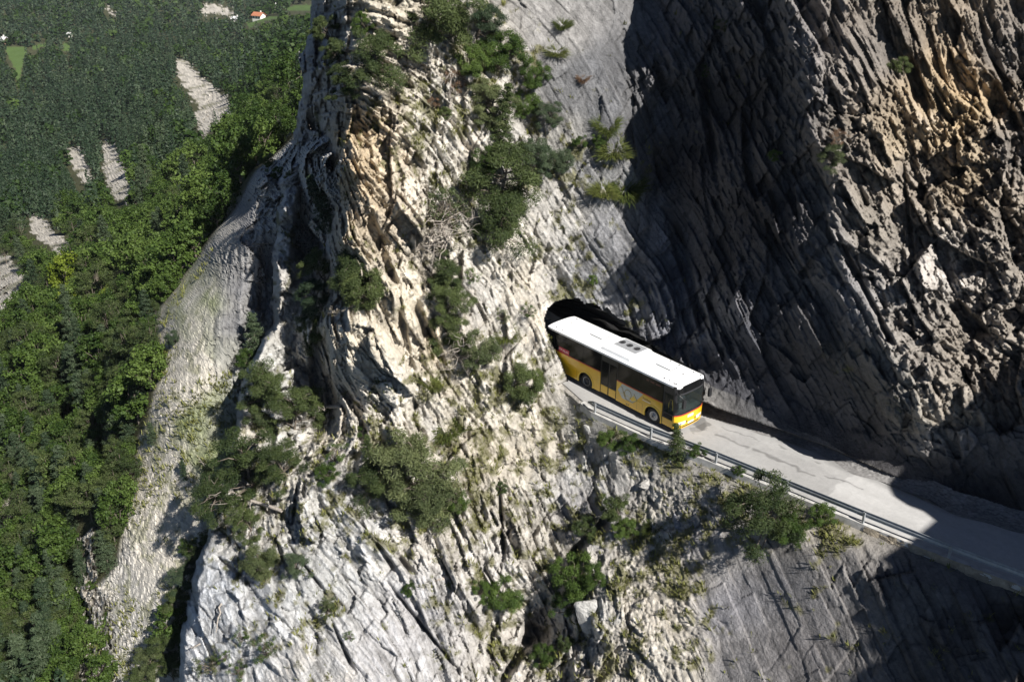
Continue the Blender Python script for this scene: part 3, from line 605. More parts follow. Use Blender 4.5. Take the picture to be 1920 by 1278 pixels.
def retaining():
    X = np.arange(11.9, 60, .05); Z = np.linspace(-.06, 1.0, 50)
    XX, ZZ = np.meshgrid(X, Z, indexing='ij'); H = np.interp(XX, [11.9, 13, 16, 22, 60], [.5, 1.3, 1.9, 2.6, 3])
    z = -ZZ * H; y = yo(XX) - .27 - .12 * ZZ * H
    P = np.stack([XX, y, z], -1).reshape(-1, 3)
    row = np.floor(P[:, 2] / .32); Q = np.stack([P[:, 0] / .55 + row * .37, row, row * 0], -1)
    c, e = cells(np.stack([P[:, 0] / .5, P[:, 2] / .3, P[:, 0] * 0], -1), 521, .8)
    lip = np.exp(-((ZZ.ravel() * H.ravel() - .62) / .05) ** 2) * .10
    P[:, 1] -= .05 * c * (e > .06) - .02 + lip
    a = (.30 + .07 * c + .06 * fbm(P / .5, 3, 522))[:, None] * np.array([1.0, .86, .66])
    k = sstep(.1, .5, fbm(P * np.array([.5, 1, .3]), 3, 523))[:, None]; a = a * (1 - k) + np.array([.24, .23, .21]) * k
    ii = np.arange(len(P)).reshape(XX.shape)
    F = np.stack([ii[:-1, :-1], ii[1:, :-1], ii[1:, 1:], ii[:-1, 1:]], -1).reshape(-1, 4)
    o = link('retaining_wall', np_mesh('retaining_wall', P, F, M_WALLST, {'albedo': np.clip(a, .05, .6)}, True))
    tag(o, 'ochre stone retaining wall holding up the road edge above the dark slope', 'retaining wall')
retaining()

# ---------------------------------------------------------------- bmesh helpers and the guard rail
def bm_obj(name, bm, mat, parent=None, smooth=False, bevel=0.0):
    if bevel: bmesh.ops.bevel(bm, geom=[e for e in bm.edges], offset=bevel, segments=2, profile=.6, affect='EDGES', clamp_overlap=True)
    bmesh.ops.recalc_face_normals(bm, faces=bm.faces)
    me = bpy.data.meshes.new(name); bm.to_mesh(me); bm.free(); me.materials.append(mat)
    if smooth:
        for p in me.polygons: p.use_smooth = True
    return link(name, me, parent)
def box(bm, x0, x1, y0, y1, z0, z1):
    v = [bm.verts.new((x, y, z)) for x in (x0, x1) for y in (y0, y1) for z in (z0, z1)]
    for f in ((0, 1, 3, 2), (4, 6, 7, 5), (0, 4, 5, 1), (2, 3, 7, 6), (0, 2, 6, 4), (1, 5, 7, 3)): bm.faces.new([v[i] for i in f])
def tube(bm, pts, r, n=8, caps=True):
    pts = [Vector(p) for p in pts]; rs = r if isinstance(r, (list, tuple)) else [r] * len(pts); rings = []
    for i, p in enumerate(pts):
        t = (pts[min(i + 1, len(pts) - 1)] - pts[max(i - 1, 0)]).normalized()
        u = t.cross(Vector((0, 0, 1)) if abs(t.z) < .9 else Vector((1, 0, 0))).normalized(); v = t.cross(u)
        rings.append([bm.verts.new(p + (u * math.cos(2 * PI * k / n) + v * math.sin(2 * PI * k / n)) * rs[i]) for k in range(n)])
    for a, b in zip(rings[:-1], rings[1:]):
        for k in range(n): bm.faces.new((a[k], a[(k + 1) % n], b[(k + 1) % n], b[k]))
    if caps: bm.faces.new(rings[0][::-1]); bm.faces.new(rings[-1])
def prism(bm, pts, f0, f1):
    """a polygon given in (a, b); f0, f1 map (a, b) to the two faces in space"""
    A = [bm.verts.new(f0(*p)) for p in pts]; B = [bm.verts.new(f1(*p)) for p in pts]; n = len(pts)
    bm.faces.new(A); bm.faces.new(B[::-1])
    for i in range(n): bm.faces.new((A[i], B[i], B[(i + 1) % n], A[(i + 1) % n]))
def lathe(bm, prof, c, axis='y', n=32, sgn=1):
    rings = []
    for r, t in prof:
        ring = []
        for k in range(n):
            a = 2 * PI * k / n
            if axis == 'y': p = (c[0] + r * math.cos(a), c[1] + t * sgn, c[2] + r * math.sin(a))
            else: p = (c[0] + r * math.cos(a), c[1] + r * math.sin(a), c[2] + t)
            ring.append(bm.verts.new(p))
        rings.append(ring)
    for a, b in zip(rings[:-1], rings[1:]):
        for k in range(n): bm.faces.new((a[k], a[(k + 1) % n], b[(k + 1) % n], b[k]))
    return rings
M_GALV = plain('galvanised_steel', (.42, .44, .46), .45, .55, noise=.10, nscale=5)
def guardrail():
    root = empty('guardrail', (-5, float(yo(-5)), 0))
    tag(root, 'galvanised steel guardrail along the outer edge of the road', 'guardrail')
    off = Vector(root.location)
    X = np.concatenate([[-5.6, -5.3], np.arange(-5.0, 60, .5)])
    prof = [(.03, .42), (-.045, .445), (-.05, .50), (.02, .545), (.03, .585), (.02, .625), (-.05, .67), (-.045, .725), (.03, .75)]
    rows = []
    for x in X:
        sq = 1.0 if x > -5.2 else (.55 if x > -5.5 else .25)
        dn = 0 if x > -5.2 else (-.08 if x > -5.5 else -.2)
        rows.append([(x - off.x, float(yo(x)) - a - .02 - off.y, .585 + (b - .585) * sq + dn + .012 * math.sin(x * .7)) for a, b in prof])
    bm = bmesh.new(); vr = [[bm.verts.new(p) for p in r] for r in rows]
    for a, b in zip(vr[:-1], vr[1:]):
        for k in range(len(prof) - 1): bm.faces.new((a[k], b[k], b[k + 1], a[k + 1]))
    o = bm_obj('rail', bm, M_GALV, root); md = o.modifiers.new('t', 'SOLIDIFY'); md.thickness = .012
    x = -4.75; k = 0
    while x < 58:
        bm = bmesh.new(); y = float(yo(x)) - .11 - off.y; X0 = x - off.x
        box(bm, X0 - .05, X0 + .05, y - .06, y - .05, -.32, .74); box(bm, X0 - .05, X0 - .04, y - .05, y + .05, -.32, .74); box(bm, X0 + .04, X0 + .05, y - .05, y + .05, -.32, .74)
        box(bm, X0 - .03, X0 + .03, y + .05, y + .085, .5, .68)
        bm_obj('post', bm, M_GALV, root); x += 4.12; k += 1
guardrail()
# ---------------------------------------------------------------- the bus
M_YEL = plain('yellow_paint', (.78, .46, .011), .32, coat=.6, noise=.04, nscale=2)
M_YEL2 = plain('pale_yellow_trim', (.82, .56, .07), .4, noise=.04)
M_WHT = plain('white_roof_paint', (.84, .85, .86), .5, noise=.04, nscale=2.5)
M_BLK = plain('black_trim', (.018, .018, .02), .45)
M_GLS = plain('tinted_glass', (.008, .0085, .009), .10, noise=.2, nscale=.7)
M_RED = plain('red_stripe_paint', (.55, .05, .03), .4)
M_STK = plain('red_sticker', (.50, .012, .05), .4)
M_TYR = plain('tyre_rubber', (.022, .022, .023), .85)
M_RIM = plain('wheel_steel', (.42, .43, .44), .4, .5, noise=.12)
M_DRK = plain('dark_hub', (.05, .05, .055), .5, .4)
M_GRL = plain('grille_grey', (.40, .41, .43), .5, .3, noise=.1, nscale=12)
M_LOGO = plain('logo_panel_silver', (.55, .56, .50), .45, noise=.05)
M_HORN = plain('logo_gold', (.38, .26, .02), .5)
M_LMP = plain('headlamp_glass', (.72, .73, .74), .12, coat=.6)
M_ORG = plain('indicator_orange', (.75, .25, .02), .3)
M_SEAT = plain('seat_fabric', (.10, .11, .14), .9, noise=.3)
M_DASH = plain('dashboard_grey', (.13, .15, .15), .7, noise=.2)
M_LTX = plain('white_letters', (.8, .8, .8), .5); M_BTX = plain('black_letters', (.02, .02, .02), .5)
M_GLS.node_tree.nodes['Principled BSDF'].inputs['Specular IOR Level'].default_value = .22
M_GLS.node_tree.nodes['Principled BSDF'].inputs['Coat Weight'].default_value = .0
m, n, b = new_mat('windscreen_glass')
b.inputs['Base Color'].default_value = (.04, .048, .048, 1); b.inputs['Roughness'].default_value = .03
tr = n.nodes.new('ShaderNodeBsdfTransparent'); tr.inputs[0].default_value = (.70, .75, .745, 1)
ms = n.nodes.new('ShaderNodeMixShader'); ms.inputs[0].default_value = .72
lk(n, b.outputs[0], ms.inputs[1]); lk(n, tr.outputs[0], ms.inputs[2]); lk(n, ms.outputs[0], n.nodes['Material Output'].inputs[0])
M_WS = m

BUS = empty('bus', (-5.4, 0, 0)); BX = 5.4          # base at the middle of the bus, on the road
tag(BUS, 'yellow and black postal coach with a white roof leaving the rock tunnel', 'bus')
L_, HW = 11.15, 1.25
def ysd(z): return HW - .055 * max(0, (z - 1.7)) / 1.3
def sidef(s, out=0.0): return lambda x, z: (x + BX, s * (ysd(z) + out), z)
def arch(xc, r, z0=.31, zc=.49, n=22, rev=False):
    a0 = math.asin((z0 - zc) / r); pts = [(xc + r * math.cos(t), zc + r * math.sin(t)) for t in np.linspace(a0, PI - a0, n)]
    return pts[::-1] if rev else pts
def panel(name, pts, s, mat, out=0.0, th=.05, parent=BUS):
    bm = bmesh.new(); prism(bm, pts, sidef(s, out), sidef(s, out - th)); return bm_obj(name, bm, mat, parent)
FWX, RWX, RA = -1.77, -7.42, .63
# body: the inner hull, closed, with room for the wheels
bm = bmesh.new()
for x0, x1 in ((-L_ + .06, RWX - .75), (RWX + .75, FWX - .72), (FWX + .72, -.45)): box(bm, x0 + BX, x1 + BX, -HW + .06, HW - .06, .36, .95)
box(bm, -L_ + .06 + BX, -.55 + BX, -.78, .78, .34, .98)
box(bm, -L_ + .05 + BX, -.4 + BX, -HW + .07, HW - .07, 1.02, 1.06)
box(bm, -L_ + .05 + BX, -2.6 + BX, -HW + .09, HW - .09, 1.04, 2.9)
bm_obj('underbody', bm, M_BLK, BUS)
for s in (-1, 1):
    if s == -1:
        panel('side_panel', [(-1.09, .31)] + [(-1.09, 1.69), (-4.75, 1.69), (-4.75, .31)] + arch(FWX, RA, rev=True)[0:], s, M_YEL) if False else None
        p1 = [(-4.75, .31)] + arch(FWX, RA)[::-1] + [(-1.09, .31), (-1.09, 1.69), (-4.75, 1.69)]
        p2 = [(-L_, .36)] + arch(RWX, RA)[::-1] + [(-6.15, .31), (-6.15, 1.69), (-L_, 1.69)]
        panel('side_panel', p1, s, M_YEL); panel('side_panel', p2, s, M_YEL)
    else:
        panel('side_panel', [(-L_, .36)] + arch(RWX, RA)[::-1] + arch(FWX, RA)[::-1] + [(-.25, .31), (-.25, 1.69), (-L_, 1.69)], s, M_YEL)
    # raised arch lips
    for xc in (FWX, RWX):
        bm = bmesh.new(); o_, i_ = arch(xc, RA + .075, .31), arch(xc, RA - .005, .31)
        for k in range(len(o_) - 1):
            prism(bm, [o_[k], o_[k + 1], i_[k + 1], i_[k]], sidef(s, .022), sidef(s, -.03))
        bmesh.ops.remove_doubles(bm, verts=bm.verts, dist=.0005); bm_obj('wheel_arch', bm, M_YEL2, BUS)
    # red stripe on the belt line
    for x0, x1 in (((-4.75, -1.09), (-L_, -6.15)) if s == -1 else ((-L_, -.25),)):
        panel('belt_stripe', [(x0, 1.66), (x1, 1.66), (x1, 1.715), (x0, 1.715)], s, M_RED, .006, .03)
    # window band: backing and the single panes
    panel('window_backing', [(-L_, 1.70), (-.30, 1.70), (-.38, 3.05), (-L_, 3.05)] if s == 1 else [(-L_, 1.70), (-6.16, 1.70), (-6.16, 2.6), (-4.74, 2.6), (-4.74, 1.70), (-1.09, 1.70), (-1.09, 2.58), (-.12, 2.58), (-.22, 3.05), (-L_, 3.05)], s, M_BLK, -.012, .04)
    cuts = [(-10.68, -9.3), (-9.28, -7.75), (-7.73, -6.18), (-4.72, -2.95), (-2.93, -1.11)] if s == -1 else [(-10.68, -8.7), (-8.68, -6.7), (-6.68, -4.7), (-4.68, -2.7), (-2.68, -1.35), (-1.33, -.36)]
    for x0, x1 in cuts:
        panel('window', [(x0, 1.74), (x1, 1.74), (x1, 2.92), (x0, 2.92)], s, M_GLS, .004, .03)
# lower swage line and flap joints
for x0, x1, z in ((-4.7, -2.5, .98), (-10.6, -8.1, .98), (-6.75, -6.2, .98)):
    panel('swage_line', [(x0, z), (x1, z), (x1, z + .018), (x0, z + .018)], -1, M_YEL2, .010, .02)
for x in (-8.25, -9.4, -3.05, -2.6):
    panel('flap_joint', [(x, .36), (x + .012, .36), (x + .012, .97), (x, .97)], -1, M_DRK, .0015, .01)
for x, z in ((-3.9, .40), (-3.75, .40), (-1.3, .86)):
    panel('marker_lamp', [(x, z), (x + .09, z), (x + .09, z + .05), (x, z + .05)], -1, M_ORG if z > .5 else M_DRK, .012, .02)
# doors
def door(x0, x1, leaves, zy, name='door'):
    d = panel(name, [(x0, .33), (x1, .33), (x1, 2.58), (x0, 2.58)], -1, M_BLK, -.02, .05)
    wdt = (x1 - x0) / leaves
    for k in range(leaves):
        a, c = x0 + k * wdt + .05, x0 + (k + 1) * wdt - .05
        panel('door_panel', [(a, .36), (c, .36), (c, zy), (a, zy)], -1, M_YEL, -.004, .03, d)
        panel('door_glass', [(a, zy + .09), (c, zy + .09), (c, 2.5), (a, 2.5)], -1, M_GLS, -.008, .03, d)
    return d
door(-6.13, -4.77, 2, .88)
fd = panel('door', [(-1.07, .33), (-.12, .33), (-.12, .86), (-1.07, .86)], -1, M_BLK, -.02, .05)
for pts in ([(-1.07, .86), (-.99, .86), (-.99, 2.58), (-1.07, 2.58)], [(-.22, .86), (-.12, .86), (-.15, 2.58), (-.24, 2.58)], [(-.99, 2.46), (-.23, 2.46), (-.23, 2.58), (-.99, 2.58)], [(-.99, 1.14), (-.22, 1.14), (-.22, 1.20), (-.99, 1.20)]):
    panel('door_frame', pts, -1, M_BLK, -.018, .05, fd)
panel('door_panel', [(-1.02, .36), (-.17, .36), (-.17, .82), (-1.02, .82)], -1, M_YEL, -.004, .03, fd)
panel('door_glass', [(-.99, 1.20), (-.22, 1.20), (-.23, 2.46), (-.99, 2.46)], -1, M_WS, -.03, .012, fd)
panel('door_glass', [(-.99, .88), (-.22, .88), (-.22, 1.13), (-.99, 1.13)], -1, M_GLS, -.03, .012, fd)
bm = bmesh.new(); tube(bm, [(-.8 + BX, -1.02, 1.0), (-.8 + BX, -1.02, 1.7), (-.75 + BX, -.95, 1.95), (-.6 + BX, -.95, 1.95), (-.5 + BX, -1.02, 1.6), (-.5 + BX, -1.02, 1.0)], .022, 6)
bm_obj('handrail', bm, M_YEL2, fd)
# front
def xf(y, z): return .10 - .24 * (abs(y) / HW) ** 4 - (.015 * (1.2 - z) ** 2 if z < 1.2 else .11 * ((z - 1.2) / 1.7) ** 1.4)
def front(name, y0, y1, z0, z1, mat, out=0.0, th=.05, ny=18, nz=8, parent=BUS, fz=None):
    bm = bmesh.new(); G = []
    for lay in (0, 1):
        g = []
        for i in range(ny + 1):
            y = y0 + (y1 - y0) * i / ny
            zb, zt = (z0, z1) if fz is None else fz(y)
            g.append([bm.verts.new((xf(y, zb + (zt - zb) * j / nz) + out - lay * th + BX, y, zb + (zt - zb) * j / nz)) for j in range(nz + 1)])
        G.append(g)
    for lay in (0, 1):
        for i in range(ny):
            for j in range(nz):
                f = [G[lay][i][j], G[lay][i + 1][j], G[lay][i + 1][j + 1], G[lay][i][j + 1]]; bm.faces.new(f if lay == 0 else f[::-1])
    rim = [(i, 0) for i in range(ny)] + [(ny, j) for j in range(nz)] + [(i, nz) for i in range(ny, 0, -1)] + [(0, j) for j in range(nz, 0, -1)]
    for k in range(len(rim)):
        a, c = rim[k], rim[(k + 1) % len(rim)]
        bm.faces.new((G[0][a[0]][a[1]], G[1][a[0]][a[1]], G[1][c[0]][c[1]], G[0][c[0]][c[1]]))
    return bm_obj(name, bm, mat, parent, smooth=False)
fb = front('front_bumper', -HW, HW, .30, 1.16, M_YEL, 0, .12, 26, 10)
front('front_stripe', -HW - .002, HW + .002, 1.165, 1.225, M_RED, .002, .1)
front('windscreen_frame', -HW, HW, 1.23, 1.30, M_BLK, -.004, .08)
for s in (-1, 1): front('windscreen_pillar', s * HW, s * (HW - .13), 1.30, 3.04, M_BLK, -.004, .10, 6, 10)
front('windscreen', -1.12, 1.12, 1.30, 2.60, M_WS, -.006, .012)
front('destination_panel', -1.12, 1.12, 2.60, 3.04, M_GLS, -.002, .06)
front('visor_bar', -.98, 1.06, 2.52, 2.60, M_DRK, .03, .05)
front('lower_grille', -.75, .75, .36, .44, M_DRK, .004, .03)
front('emblem_plate', -.32, .18, .90, 1.06, M_LTX, .004, .02)
front('number_plate', -.26, .26, .47, .59, M_LTX, .008, .02)
for s in (-1, 1):
    h = front('headlight', s * 1.02, s * .48, .56, .76, M_LMP, .008, .03, 10, 4)
    bm = bmesh.new(); lathe(bm, [(.075, .0), (.06, .02), (.0005, .024)], (0, 0, 0), 'z', 16)
    bmesh.ops.rotate(bm, verts=bm.verts, cent=(0, 0, 0), matrix=Matrix.Rotation(PI / 2, 3, 'Y')); bmesh.ops.translate(bm, verts=bm.verts, vec=(xf(.8, .66) + .01 + BX, s * .82, .66)); bm_obj('lamp_lens', bm, M_GRL, h)
    front('fog_lamp', s * .42, s * .33, .60, .72, M_DRK, .008, .02, 4, 3)
for y0, y1 in ((-.1, -.95), (.75, -.02)):
    bm = bmesh.new(); tube(bm, [(xf(y0, 1.30) + .03 + BX, y0, 1.29), (xf((y0 + y1) / 2, 1.36) + .035 + BX, (y0 + y1) / 2, 1.36), (xf(y1, 1.42) + .03 + BX, y1, 1.40)], .013, 6); bm_obj('wiper', bm, M_BLK, BUS)
# mirrors on arms
for s in (-1, 1):
    bm = bmesh.new(); tube(bm, [(-.10 + BX, s * 1.22, 2.72), (.18 + BX, s * 1.30, 2.70), (.38 + BX, s * 1.22, 2.55), (.42 + BX, s * 1.14, 2.40)], .035, 8); ma = bm_obj('mirror_arm', bm, M_BLK, BUS)
    bm = bmesh.new(); box(bm, .33 + BX, .48 + BX, min(s * 1.02, s * 1.26), max(s * 1.02, s * 1.26), 1.92, 2.45); bm_obj('mirror', bm, M_BLK, BUS, bevel=.04)
# cabin seen through the windscreen
bm = bmesh.new(); prism(bm, [(-.75, 1.0), (-.10, 1.0), (-.10, 1.22), (-.35, 1.36), (-.75, 1.30)], lambda x, z: (x + BX, -1.08, z), lambda x, z: (x + BX, 1.08, z)); bm_obj('dashboard', bm, M_DASH, BUS)
bm = bmesh.new()
tube(bm, [(-.72 + .22 * math.cos(t) * .45 + BX, .6 + .23 * math.sin(t), 1.52 + .22 * math.cos(t) * .9) for t in np.linspace(0, 2 * PI, 25)], .02, 6, False); tube(bm, [(-.55 + BX, .6, 1.28), (-.72 + BX, .6, 1.52)], .03, 6)
bm_obj('steering_wheel', bm, M_BLK, BUS)
bm = bmesh.new(); box(bm, -1.55 + BX, -1.10 + BX, .36, .84, 1.2, 1.42); box(bm, -1.66 + BX, -1.50 + BX, .38, .82, 1.4, 2.2); bm_obj('driver_seat', bm, M_SEAT, BUS, bevel=.05)
for yy in (-.95, -.45, .45, .95):
    for xx in (-2.2,):
        bm = bmesh.new(); box(bm, xx + BX, xx + .45 + BX, yy - .21, yy + .21, 1.35, 1.5); box(bm, xx - .08 + BX, xx + .06 + BX, yy - .2, yy + .2, 1.45, 2.2); bm_obj('passenger_seat', bm, M_SEAT, BUS, bevel=.04)
bm = bmesh.new(); box(bm, -.5 + BX, -.38 + BX, -.62, -.35, 1.36, 1.62); box(bm, -.62 + BX, -.5 + BX, -.25, -.02, 1.36, 1.50); bm_obj('ticket_machine', bm, M_GRL, BUS, bevel=.01)
# roof
def zr(y): return 3.14 - .10 * (abs(y) / 1.22) ** 3
bm = bmesh.new(); ny = 16; cols = []
outl = []
xs = [-L_ + .02, -L_ + .10, -L_ + .35, -8, -5, -2, -.45, -.18, -.06]
hw_ = [1.15, 1.20, 1.22, 1.22, 1.22, 1.22, 1.21, 1.15, 1.04]
grid = [[bm.verts.new((x + BX + (0 if 0 < i < len(xs) - 1 else 0), w_ * (2 * j / ny - 1), zr(w_ * (2 * j / ny - 1)) - (.03 if i in (0, len(xs) - 1) else 0))) for j in range(ny + 1)] for i, (x, w_) in enumerate(zip(xs, hw_))]
for i in range(len(xs) - 1):
    for j in range(ny): bm.faces.new((grid[i][j], grid[i + 1][j], grid[i + 1][j + 1], grid[i][j + 1]))
ret = bmesh.ops.extrude_face_region(bm, geom=list(bm.faces)); bmesh.ops.translate(bm, verts=[v for v in ret['geom'] if isinstance(v, bmesh.types.BMVert)], vec=(0, 0, -.12))
roof = bm_obj('roof', bm, M_WHT, BUS)
def hatch(x0, x1, y0, y1):
    bm = bmesh.new(); box(bm, x0 + BX, x1 + BX, y0, y1, 3.15, 3.20); h = bm_obj('roof_hatch', bm, M_WHT, roof, bevel=.015)
    bm = bmesh.new(); box(bm, x0 - .03 + BX, x1 + .03 + BX, y0 - .035, y1 + .03, 3.10, 3.156); bm_obj('hatch_gasket', bm, M_BLK, roof)
hatch(-8.28, -7.25, -.1, .52); hatch(-2.78, -1.70, -.02, .56)
bm = bmesh.new(); prism(bm, [(-6.5, -.98), (-6.35, -1.0), (-4.0, -1.0), (-3.85, -.9), (-3.85, .98), (-4.0, 1.08), (-6.4, 1.08), (-6.5, 1.0)], lambda x, y: (x + BX, y, 3.08), lambda x, y: (x + BX + (.12 if x < -5 else -.14), y * .93, 3.26))
ac = bm_obj('air_conditioner', bm, M_WHT, BUS)
bm = bmesh.new(); tube(bm, [(-6.15 + BX, -.72, 3.235), (-4.1 + BX, -.72, 3.235)], .055, 8); bm_obj('ac_pipe', bm, M_WHT, ac)
bm = bmesh.new(); box(bm, -6.2 + BX, -4.36 + BX, -.16, .94, 3.24, 3.272); bm_obj('ac_grille', bm, M_GRL, ac)
for x in (-5.98, -5.37, -4.76):
    bm = bmesh.new(); r1 = lathe(bm, [(.0005, .0), (.07, .01), (.08, .0), (.17, -.012), (.185, .02), (.205, .02), (.21, .0)], (x + BX, .42, 3.282), 'z', 20); bm_obj('ac_fan', bm, M_BLK, ac)
for x, y in ((-.42, -.95), (-.55, -.98), (-.95, -.92), (-1.35, -.92), (-.25, .98), (-.75, .95), (-1.9, 1.0), (-2.6, 1.02), (-.9, .2), (-10.5, -.95), (-10.3, .2), (-10.55, .9), (-9.9, -.98)):
    bm = bmesh.new(); box(bm, x - .05 + BX, x + .05 + BX, y - .025, y + .025, 3.06, zr(y) + .03); bm_obj('roof_fitting', bm, M_BLK, roof)
# rear
bm = bmesh.new(); box(bm, -L_ - .06 + BX, -L_ + .06 + BX, -1.235, 1.235, .4, 1.7); bm_obj('rear_panel', bm, M_YEL, BUS, bevel=.03)
bm = bmesh.new(); box(bm, -L_ - .04 + BX, -L_ + .06 + BX, -1.19, 1.19, 1.72, 3.0); bm_obj('rear_window', bm, M_GLS, BUS, bevel=.03)
# wheels
def wheel(x, s, steer=0.0, dish=False):
    t = bpy.data.objects.new('wheel', None); COL.objects.link(t); t.parent = BUS; t.location = (x + BX, s * 1.12, .485); t.rotation_euler = (0, 0, steer)
    bm = bmesh.new(); lathe(bm, [(.285, -.26), (.40, -.28), (.465, -.25), (.485, -.2), (.485, -.03), (.465, .02), (.40, .045), (.30, .03), (.28, .0)], (0, 0, 0), 'y', 40, s); bm_obj('tyre', bm, M_TYR, t, True)
    bm = bmesh.new()
    if dish: pr = [(.30, .02), (.285, .03), (.27, -.03), (.22, -.10), (.13, -.11), (.12, -.05), (.09, -.03), (.0005, -.02)]
    else: pr = [(.30, .02), (.285, .035), (.26, .01), (.20, .035), (.15, .055), (.12, .06), (.10, .10), (.06, .115), (.0005, .118)]
    lathe(bm, pr, (0, 0, 0), 'y', 32, s); rm = bm_obj('rim', bm, M_RIM if not dish else M_DRK, t, True)
    for k in range(8):
        a = 2 * PI * k / 8; r = .165 if not dish else .175; cy = s * (.055 if not dish else -.10)
        bm = bmesh.new(); lathe(bm, [(.02, 0), (.02, .02), (.0005, .022)], (r * math.cos(a), cy, r * math.sin(a)), 'y', 6, s); bm_obj('wheel_nut', bm, M_DRK, rm)
    bm = bmesh.new()
    if dish: lathe(bm, [(.30, .028), (.292, .042), (.27, .03)], (0, 0, 0), 'y', 32, s)
    else: lathe(bm, [(.09, .101), (.06, .12), (.0005, .122)], (0, 0, 0), 'y', 14, s)
    bm_obj('hub_cap' if not dish else 'rim_edge', bm, M_DRK if not dish else M_RIM, rm)
wheel(FWX, -1, .10); wheel(FWX, 1, .10); wheel(RWX, -1, 0, True); wheel(RWX, 1, 0, True)
# lettering and the post horn
def text(name, s, x0, z0, h, width, mat, out, parent=BUS, shear=0.0):
    cu = bpy.data.curves.new(name, 'FONT'); cu.body = s; cu.size = 1; cu.extrude = .01; cu.shear = shear
    tmp = bpy.data.objects.new(name, cu); COL.objects.link(tmp); bpy.context.view_layer.update()
    me = bpy.data.meshes.new_from_object(tmp.evaluated_get(bpy.context.evaluated_depsgraph_get())); bpy.data.objects.remove(tmp)
    co = np.empty(len(me.vertices) * 3); me.vertices.foreach_get('co', co); co = co.reshape(-1, 3)
    lo, hi = co.min(0), co.max(0); k = width / (hi[0] - lo[0])
    P = np.stack([x0 + (co[:, 0] - lo[0]) * k + BX, np.zeros(len(co)), z0 + (co[:, 1] - lo[1]) / (hi[1] - lo[1]) * h], -1)
    P[:, 1] = [-(ysd(z) + out + .002 * (c > 0)) for z, c in zip(P[:, 2], co[:, 2])]
    me.vertices.foreach_set('co', P.ravel()); me.materials.clear(); me.materials.append(mat); me.update()
    return link(name, me, parent)
lp = panel('logo_panel', [(-4.62, 1.10), (-4.30, 1.63), (-2.58, 1.63), (-3.36, .67), (-4.25, .67)], -1, M_LOGO, .004, .02)
def stroke(bm, pts, w_):
    for (x0, z0), (x1, z1) in zip(pts[:-1], pts[1:]):
        l = math.hypot(x1 - x0, z1 - z0); ux, uz = (x1 - x0) / l, (z1 - z0) / l; a = w_ / 2; e = a * .5
        prism(bm, [(x0 - ux * e - uz * a, z0 - uz * e + ux * a), (x1 + ux * e - uz * a, z1 + uz * e + ux * a), (x1 + ux * e + uz * a, z1 + uz * e - ux * a), (x0 - ux * e + uz * a, z0 - uz * e - ux * a)], sidef(-1, .012), sidef(-1, .0))
bm = bmesh.new(); C0 = (-3.78, 1.12)
stroke(bm, [(C0[0] + .27 * math.cos(t), C0[1] + .30 * math.sin(t)) for t in np.linspace(-PI * .55, PI * 1.30, 24)][2:], .035)
stroke(bm, [(C0[0] + .33 * math.cos(t), C0[1] + .42 * math.sin(t)) for t in np.linspace(PI * .98, PI * 1.5, 12)] + [(-3.35, .73), (-3.02, 1.0), (-3.30, 1.34)], .04)
stroke(bm, [(-4.40, 1.42), (-4.30, 1.43), (-4.22, 1.30), (-4.16, 1.08), (-4.11, 1.12)], .035)
bm_obj('horn_outline', bm, M_HORN, lp)
bm = bmesh.new(); prism(bm, [(-3.62, .86), (-3.40, .79), (-3.08, 1.0), (-3.34, 1.22), (-3.44, 1.06)], sidef(-1, .009), sidef(-1, .0)); bm_obj('horn_bell', bm, M_YEL2, lp)
text('lettering', 'PostAuto', -2.58, 1.34, .13, .62, M_BTX, .003)
panel('lettering_underline', [(-2.62, 1.24), (-1.98, 1.24), (-1.98, 1.275), (-2.62, 1.275)], -1, M_LTX, .004, .01)
st = panel('sticker', [(-9.92, 1.74), (-8.98, 1.74), (-8.98, 2.05), (-9.92, 2.05)], -1, M_STK, .009, .012)
text('lettering', 'WLAN', -9.58, 1.81, .14, .52, M_LTX, .011, st)
bm = bmesh.new(); [stroke(bm, [(-9.78 + .09 * k * math.cos(t), 1.82 + .07 * k * math.sin(t)) for t in np.linspace(.5, 2.6, 6)], .02) for k in (1, 2)]; o = bm_obj('sticker_symbol', bm, M_LTX, st)
bm = bmesh.new()
for x0, x1 in ((-2.44, -2.24), (-2.12, -1.82), (-1.72, -1.32)): prism(bm, [(x0, 2.62), (x1, 2.62), (x1, 2.72), (x0, 2.72)], sidef(-1, .008), sidef(-1, .0))
bm_obj('side_display', bm, plain('display_red', (.16, .05, .035), .5, noise=.4, nscale=25), BUS)
# ---------------------------------------------------------------- foliage builders
LEAF = {
 'broad': leaf_mat('broad_leaves', (.024, .050, .009), (.080, .128, .024)),
 'broad2': leaf_mat('bright_leaves', (.042, .078, .014), (.112, .165, .036)),
 'yellow': leaf_mat('yellow_green_leaves', (.09, .13, .010), (.20, .25, .03)),
 'conifer': leaf_mat('conifer_needles', (.018, .036, .016), (.072, .098, .050), .12),
 'pine': leaf_mat('pine_needles', (.020, .036, .010), (.085, .110, .034), .15),
 'olive': leaf_mat('greyish_needles', (.035, .052, .018), (.125, .145, .060), .15),
 'grass': leaf_mat('grass_blades', (.07, .085, .018), (.24, .24, .075), .3),
 'herb': leaf_mat('fresh_grass_blades', (.045, .068, .014), (.15, .165, .045), .3),
 'rust': leaf_mat('withered_twigs', (.10, .055, .03), (.20, .13, .08), .1),
}
M_BARK = plain('bark', (.14, .115, .09), .9, noise=.25, nscale=14)
M_DEAD = plain('bleached_dead_wood', (.34, .30, .26), .9, noise=.2, nscale=10)

